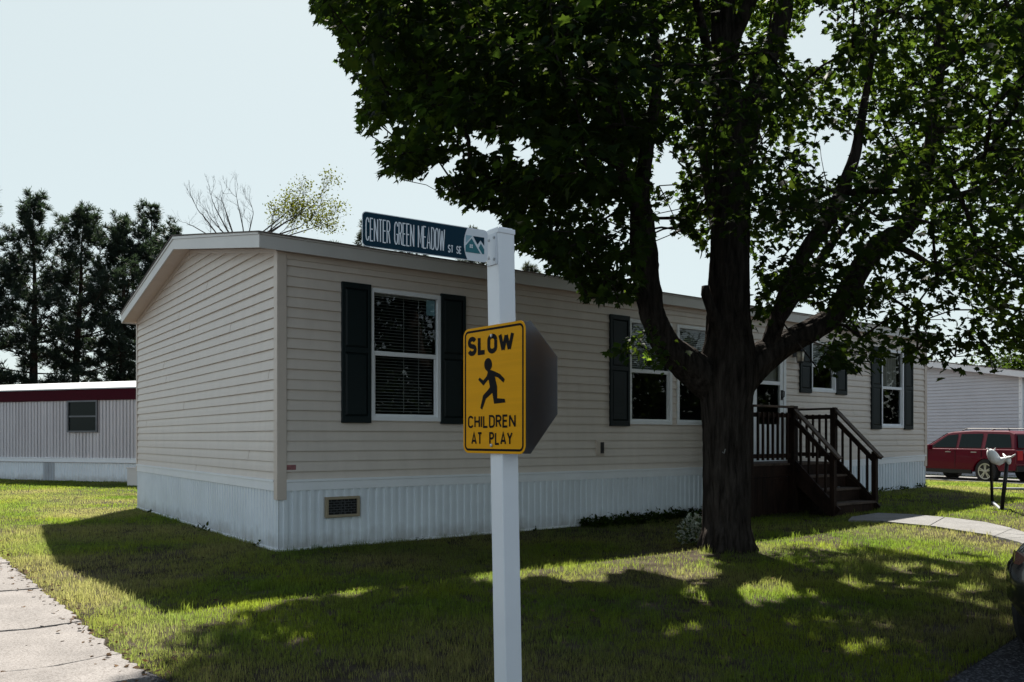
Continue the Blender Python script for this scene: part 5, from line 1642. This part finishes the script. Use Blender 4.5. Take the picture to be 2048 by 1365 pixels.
# leafy trees beyond the pale grey home
def leafy(px, ptop, Y, rad, label, seed):
    b_ = at(px, 900, Y); b_.z = 0; H = CAMZ + (HOR - ptop) / F * Y
    t_ = thing('leafy_tree', label, 'tree', b_)
    mb = MB(); mb.tube([(0, 0, -.2), (.1, 0, H * .3), (0, .1, H * .6), (.1, .1, H * .85)], [.28, .2, .12, .04], 8)
    r2 = random.Random(seed); cs = []
    for k in range(70):
        v = Vector((r2.gauss(0, 1), r2.gauss(0, 1), r2.gauss(0, 1))).normalized() * r2.uniform(.45, 1)
        c_ = Vector((v.x * rad, v.y * rad, H * .62 + v.z * H * .36)); cs.append(c_)
        mb.tube([Vector((0, 0, c_.z * .6)), Vector((0, 0, c_.z * .6)).lerp(c_, .5) + Vector((0, 0, .2)), c_], [.05, .03, .012], 5, cap=False)
    mb.build('trunk', M['bark'], t_, smooth=True)
    lp = np.concatenate([np.array(c_) + rng.normal(size=(110, 3)) * np.array([.5, .5, .32]) for c_ in cs]); n = len(lp)
    V, lo_, st_, k = simple_leaves(lp, unit(n), np.array([[0, 0, 1.]]) + unit(n) * .6, rng.uniform(.14, .26, n), .8)
    np_mesh('crown', V, lo_, st_, M['leaf2'], np.repeat(np.array([.012, .019, .007])[None] * rng.uniform(.7, 1.5, n)[:, None], k, 0), t_)
leafy(2016, 697, 47, 2.6, 'leafy tree showing above the roof of the pale grey home', 3)

# ================================================================== PLANTS
# variegated bush at the maple's foot
vb = ground(1386, 1088)
vbush = thing('variegated_shrub', 'small white-leaved shrub in the sun at the foot of the maple trunk', 'shrub', vb)
n = 620
q = unit(n) * (rng.random((n, 1)) ** .4) * np.array([.21, .19, .22]) + np.array([0, 0, .17]); q[:, 2] = np.abs(q[:, 2])
q[:, 0] += .12 * (q[:, 2] - .1)
d = q - np.array([0, 0, .05]); d[:, 2] *= .5
V, lo_, st_, k = simple_leaves(q, d + unit(n) * .1, np.array([[0, -.2, 1.]]) + unit(n) * .6, rng.uniform(.035, .062, n), .65)
pal = rng.random((n, 1))
np_mesh('leaves', V, lo_, st_, M['variegated'], np.repeat(np.where(pal < .62, np.array([[.42, .45, .38]]), np.array([[.05, .09, .035]])) * rng.uniform(.8, 1.15, (n, 1)), k, 0), vbush)
mb = MB()
for i in range(22):
    v = q[i * 20]; mb.tube([(0, 0, -.02), (v[0] * .4, v[1] * .4, v[2] * .6), tuple(v)], [.005, .004, .002], 4, cap=False)
mb.build('stems', M['bark'], vbush)
def vnoise(x, y, sc, seed):
    r_ = np.random.default_rng(seed); T = r_.random((64, 64))
    u, v = x / sc + 100.3, y / sc + 57.7
    i, j = np.floor(u).astype(int), np.floor(v).astype(int); fu, fv = u - i, v - j
    fu, fv = fu * fu * (3 - 2 * fu), fv * fv * (3 - 2 * fv)
    g_ = lambda a_, b_: T[a_ % 64, b_ % 64]
    return (g_(i, j) * (1 - fu) + g_(i + 1, j) * fu) * (1 - fv) + (g_(i, j + 1) * (1 - fu) + g_(i + 1, j + 1) * fu) * fv
# where nothing grows
inv_h = Matrix.Rotation(-HA, 2)
def blocked(x, y):
    dx, dy = x - HC.x, y - HC.y
    t = dx * .8066 + dy * .5911; s = -dx * .5911 + dy * .8066
    b_ = (t > -.03) & (t < HL + .03) & (s > -.03) & (s < HW)
    b_ |= (t > PX0) & (t < PX1) & (s > -PD) & (s < 0.1)
    b_ |= (t > TX0 - .05) & (t < TX1 + .05) & (s > -PD - .83) & (s < 0)
    b_ |= inpoly(x, y, ROAD)
    b_ |= inpoly(x, y, dv)
    # pavement
    r0 = Vector((-2.06, 4.66)); d = Vector((-.626, .78)).normalized()
    al = (x - r0.x) * d.x + (y - r0.y) * d.y; ac = (x - r0.x) * d.y - (y - r0.y) * d.x
    b_ |= (ac < .0 + .03 * np.sin(al * 7) + .02 * np.sin(al * 17.0)) & (ac > -.74) & (al > -.05)
    up = [ground(*p).xy for p in PATH_UP] + [Vector((10.6, 11.6))]; lo = [ground(*p).xy for p in PATH_LO] + [Vector((9.6, 10.5))]
    b_ |= inpoly(x, y, [tuple(p) for p in up] + [tuple(p) for p in lo[::-1]])
    b_ |= (x - TB.x) ** 2 + (y - TB.y) ** 2 < .36 ** 2
    return b_
BARE = [(330, 1112, 120, 22, .8), (1320, 1128, 120, 34, .85), (1250, 1150, 120, 20, .35), (1950, 1082, 110, 20, .55), (1600, 1080, 80, 10, .4), (890, 1285, 110, 18, .6), (1960, 1240, 80, 40, .55), (1180, 1060, 300, 22, .5), (700, 1130, 120, 16, .35), (1450, 1108, 110, 20, .8), (120, 1000, 60, 10, .4), (1760, 1075, 60, 10, .35)]
def lawn():
    Vs, Ls, Ss, Cs = [], [], [], []
    off = 0; loff = 0
    PX, PY = [], []
    for y0, y1, dens in ((3.2, 5.2, 7500), (5.2, 8, 6200), (8, 11, 4200), (11, 15, 2700), (15, 20, 1500), (20, 28, 800), (28, 40, 300)):
        w1_ = .66 * y1 + 1.6
        n = int(dens * 2 * w1_ * (y1 - y0))
        x = rng.uniform(-w1_, w1_, n); y = rng.uniform(y0, y1, n)
        k_ = np.abs(x) < .66 * y + 1.5
        PX.append(x[k_]); PY.append(y[k_])
    nt_ = 420
    cy = rng.uniform(4.4, 15, nt_); cx_ = rng.uniform(-1, 1, nt_) * (.64 * cy + .5)
    tx_ = (cx_[:, None] + rng.normal(0, .035, (nt_, 30))).ravel(); ty_ = (cy[:, None] + rng.normal(0, .035, (nt_, 30))).ravel()
    x = np.concatenate(PX + [tx_]); y = np.concatenate(PY + [ty_]); tuft = np.concatenate([np.zeros(sum(map(len, PX)), bool), np.ones(len(tx_), bool)])
    k_ = ~blocked(x, y); x, y, tuft = x[k_], y[k_], tuft[k_]
    big = vnoise(x, y, 1.9, 1) * .5 + vnoise(x, y, .75, 2) * .3 + vnoise(x, y, .28, 3) * .2
    fine = vnoise(x, y, .11, 5)
    dens = np.clip((big - .16) * 3.4, .25, 1) * np.clip(fine * 2.2 - .05, .25, 1)
    gx_ = 1024 + F * x / y; gy_ = HOR + F * CAMZ / y
    for bx, by, ba, bb, am in BARE:
        dens *= 1 - am * np.exp(-(((gx_ - bx) / ba) ** 2 + ((gy_ - by) / bb) ** 2))
    k_ = (rng.random(len(x)) < dens) | tuft
    x, y, big, fine, tuft = x[k_], y[k_], big[k_], fine[k_], tuft[k_]
    n = len(x)
    dist = np.hypot(x, y)
    tall = np.clip(vnoise(x, y, .5, 8) * 1.6 - .3, .25, 1.3)
    h = rng.uniform(.022, .058, n) * (.65 + .6 * tall) * np.where(rng.random(n) < .02, 1.7, 1)
    h = np.where(tuft, rng.uniform(.055, .125, n), h)
    wd = np.maximum(.0030, .00033 * dist) * rng.uniform(.7, 1.3, n)
    a = rng.uniform(0, 2 * np.pi, n); lean__ = rng.uniform(.03, .55, n)
    dx, dy = np.cos(a), np.sin(a)
    b_ = rng.uniform(0, 2 * np.pi, n); sx, sy = np.cos(b_) * wd / 2, np.sin(b_) * wd / 2
    z = gz_np(x, y)
    m1 = .55
    mx_, my_ = x + dx * h * lean__ * .3, y + dy * h * lean__ * .3
    tx, ty = x + dx * h * lean__, y + dy * h * lean__
    V = np.stack([np.stack([x - sx, y - sy, z - .005], 1), np.stack([x + sx, y + sy, z - .005], 1),
                  np.stack([mx_ - sx * .8, my_ - sy * .8, z + h * m1], 1), np.stack([mx_ + sx * .8, my_ + sy * .8, z + h * m1], 1),
                  np.stack([tx, ty, z + h * (1 - .35 * lean__)], 1)], 1).reshape(-1, 3)
    loops = ((np.arange(n) * 5)[:, None] + np.array([0, 1, 3, 2, 2, 3, 4])[None]).ravel()
    starts = ((np.arange(n) * 7)[:, None] + np.array([0, 4])[None]).ravel()
    dry = np.clip((vnoise(x, y, 1.1, 13) - .42) * 2.0 + rng.normal(0, .14, n) + .12, 0, 1)
    # worn, drier strip along the pavement
    al = (x + 2.06) * .78 + (y - 4.66) * .626
    dry = np.clip(dry + .45 * np.exp(-((al - .25) / .45) ** 2) * (x < 0), 0, 1)[:, None]
    gcol = np.array([[.0085, .0150, .0030]]) * rng.uniform(.6, 1.35, (n, 1)); gcol = gcol + np.array([[.006, .0045, 0]]) * vnoise(x, y, .6, 21)[:, None]
    scol = np.array([[.026, .0225, .017]]) * rng.uniform(.6, 1.25, (n, 1))
    c = gcol * (1 - dry * .55) + scol * dry * .55
    o = np_mesh('grass', V, loops, starts, M['grass'], np.repeat(c, 5, 0))
    o['kind'] = 'stuff'; o['label'] = 'patchy lawn grass'
    print('blades', n)
lawn()
# leafy weeds along the foot of the skirting
def weeds():
    Pq = []
    for t, s, k in [(rng.uniform(.2, 9.4), -abs(rng.normal(.0, .10)) - .03, 0) for _ in range(10)] + [(rng.uniform(4.8, 7.6), -abs(rng.normal(0, .22)) - .04, 1) for _ in range(260)] + [(-abs(rng.normal(0, .05)) - .03, rng.uniform(.2, 7), 2) for _ in range(5)] + [(rng.uniform(10.8, 15.4), -abs(rng.normal(0, .06)) - .03, 0) for _ in range(60)]:
        p = house_world(t, s); p.z = gz(p.x, p.y)
        for _ in range(9 if k else 6): Pq.append((p.x + rng.normal(0, .045), p.y + rng.normal(0, .045), p.z + abs(rng.normal(0, .055 if k == 1 else .04))))
    Pq = np.array(Pq); n = len(Pq)
    d = unit(n); d[:, 2] = np.abs(d[:, 2]) * .9
    V, lo_, st_, k = simple_leaves(Pq, d, np.array([[0, 0, 1.]]) + unit(n) * .6, rng.uniform(.035, .085, n), .55)
    o = np_mesh('weeds', V, lo_, st_, M['leaf'], np.repeat(np.array([.006, .012, .004])[None] * rng.uniform(.6, 1.4, n)[:, None], k, 0))
    o['kind'] = 'stuff'; o['label'] = 'low weeds along the skirting'
weeds()

# woods across the right-hand street, which the home's windows mirror
def woods():
    cs = []
    for i in range(60):
        f_ = i / 59
        x, y = 46 - 13 * f_ ** 2 + rng.normal(0, 1.2), 36 - 66 * f_ + rng.normal(0, .8)
        H = rng.uniform(6.5, 10)
        for k in range(40):
            v = unit(1)[0] * np.array([2.0, 2.0, H * .46]); cs.append((x + v[0], y + v[1], max(.2, H * .48 + v[2])))
    cs = np.repeat(np.array(cs), 34, 0); cs = cs + rng.normal(size=cs.shape) * .45; n = len(cs)
    V, lo_, st_, k = simple_leaves(cs, unit(n), unit(n), rng.uniform(.2, .4, n), .9)
    o = np_mesh('woods', V, lo_, st_, M['leaf2'], np.repeat(np.array([.010, .016, .006])[None] * rng.uniform(.5, 1.5, n)[:, None], k, 0))
    o['kind'] = 'stuff'; o['label'] = 'leafy woods across the street'
woods()

# dead leaves and twigs blown over the lawn and along the pavement edge
def litter():
    r0 = np.array([-2.06, 4.66]); d = np.array([-.626, .78]); nr = np.array([.78, .626])
    al = rng.uniform(-.1, 9, 420); ac = rng.normal(.0, .10, 420)
    p1 = r0 + al[:, None] * d + ac[:, None] * nr
    p2 = np.stack([rng.uniform(-6, 7, 320), rng.uniform(4.6, 12, 320)], 1)
    p = np.concatenate([p1, p2]); k_ = ~((p[:, 0] > 2) & inpoly(p[:, 0], p[:, 1], ROAD)); p = p[k_]; n = len(p)
    on = blocked(p[:, 0], p[:, 1])
    P3 = np.stack([p[:, 0], p[:, 1], gz_np(p[:, 0], p[:, 1]) + np.where(on, .036, rng.uniform(.015, .045, n))], 1)
    dd = unit(n) * np.array([1, 1, .25])
    V, lo_, st_, k = simple_leaves(P3, dd, np.array([[0, 0, 1.]]) + unit(n) * .35, rng.uniform(.02, .055, n), .6)
    o = np_mesh('leaf_litter', V, lo_, st_, M['deadleaf'], np.repeat(np.array([.075, .048, .028])[None] * rng.uniform(.4, 1.7, n)[:, None], k, 0))
    o['kind'] = 'stuff'; o['label'] = 'dead brown leaves on the lawn'
litter()
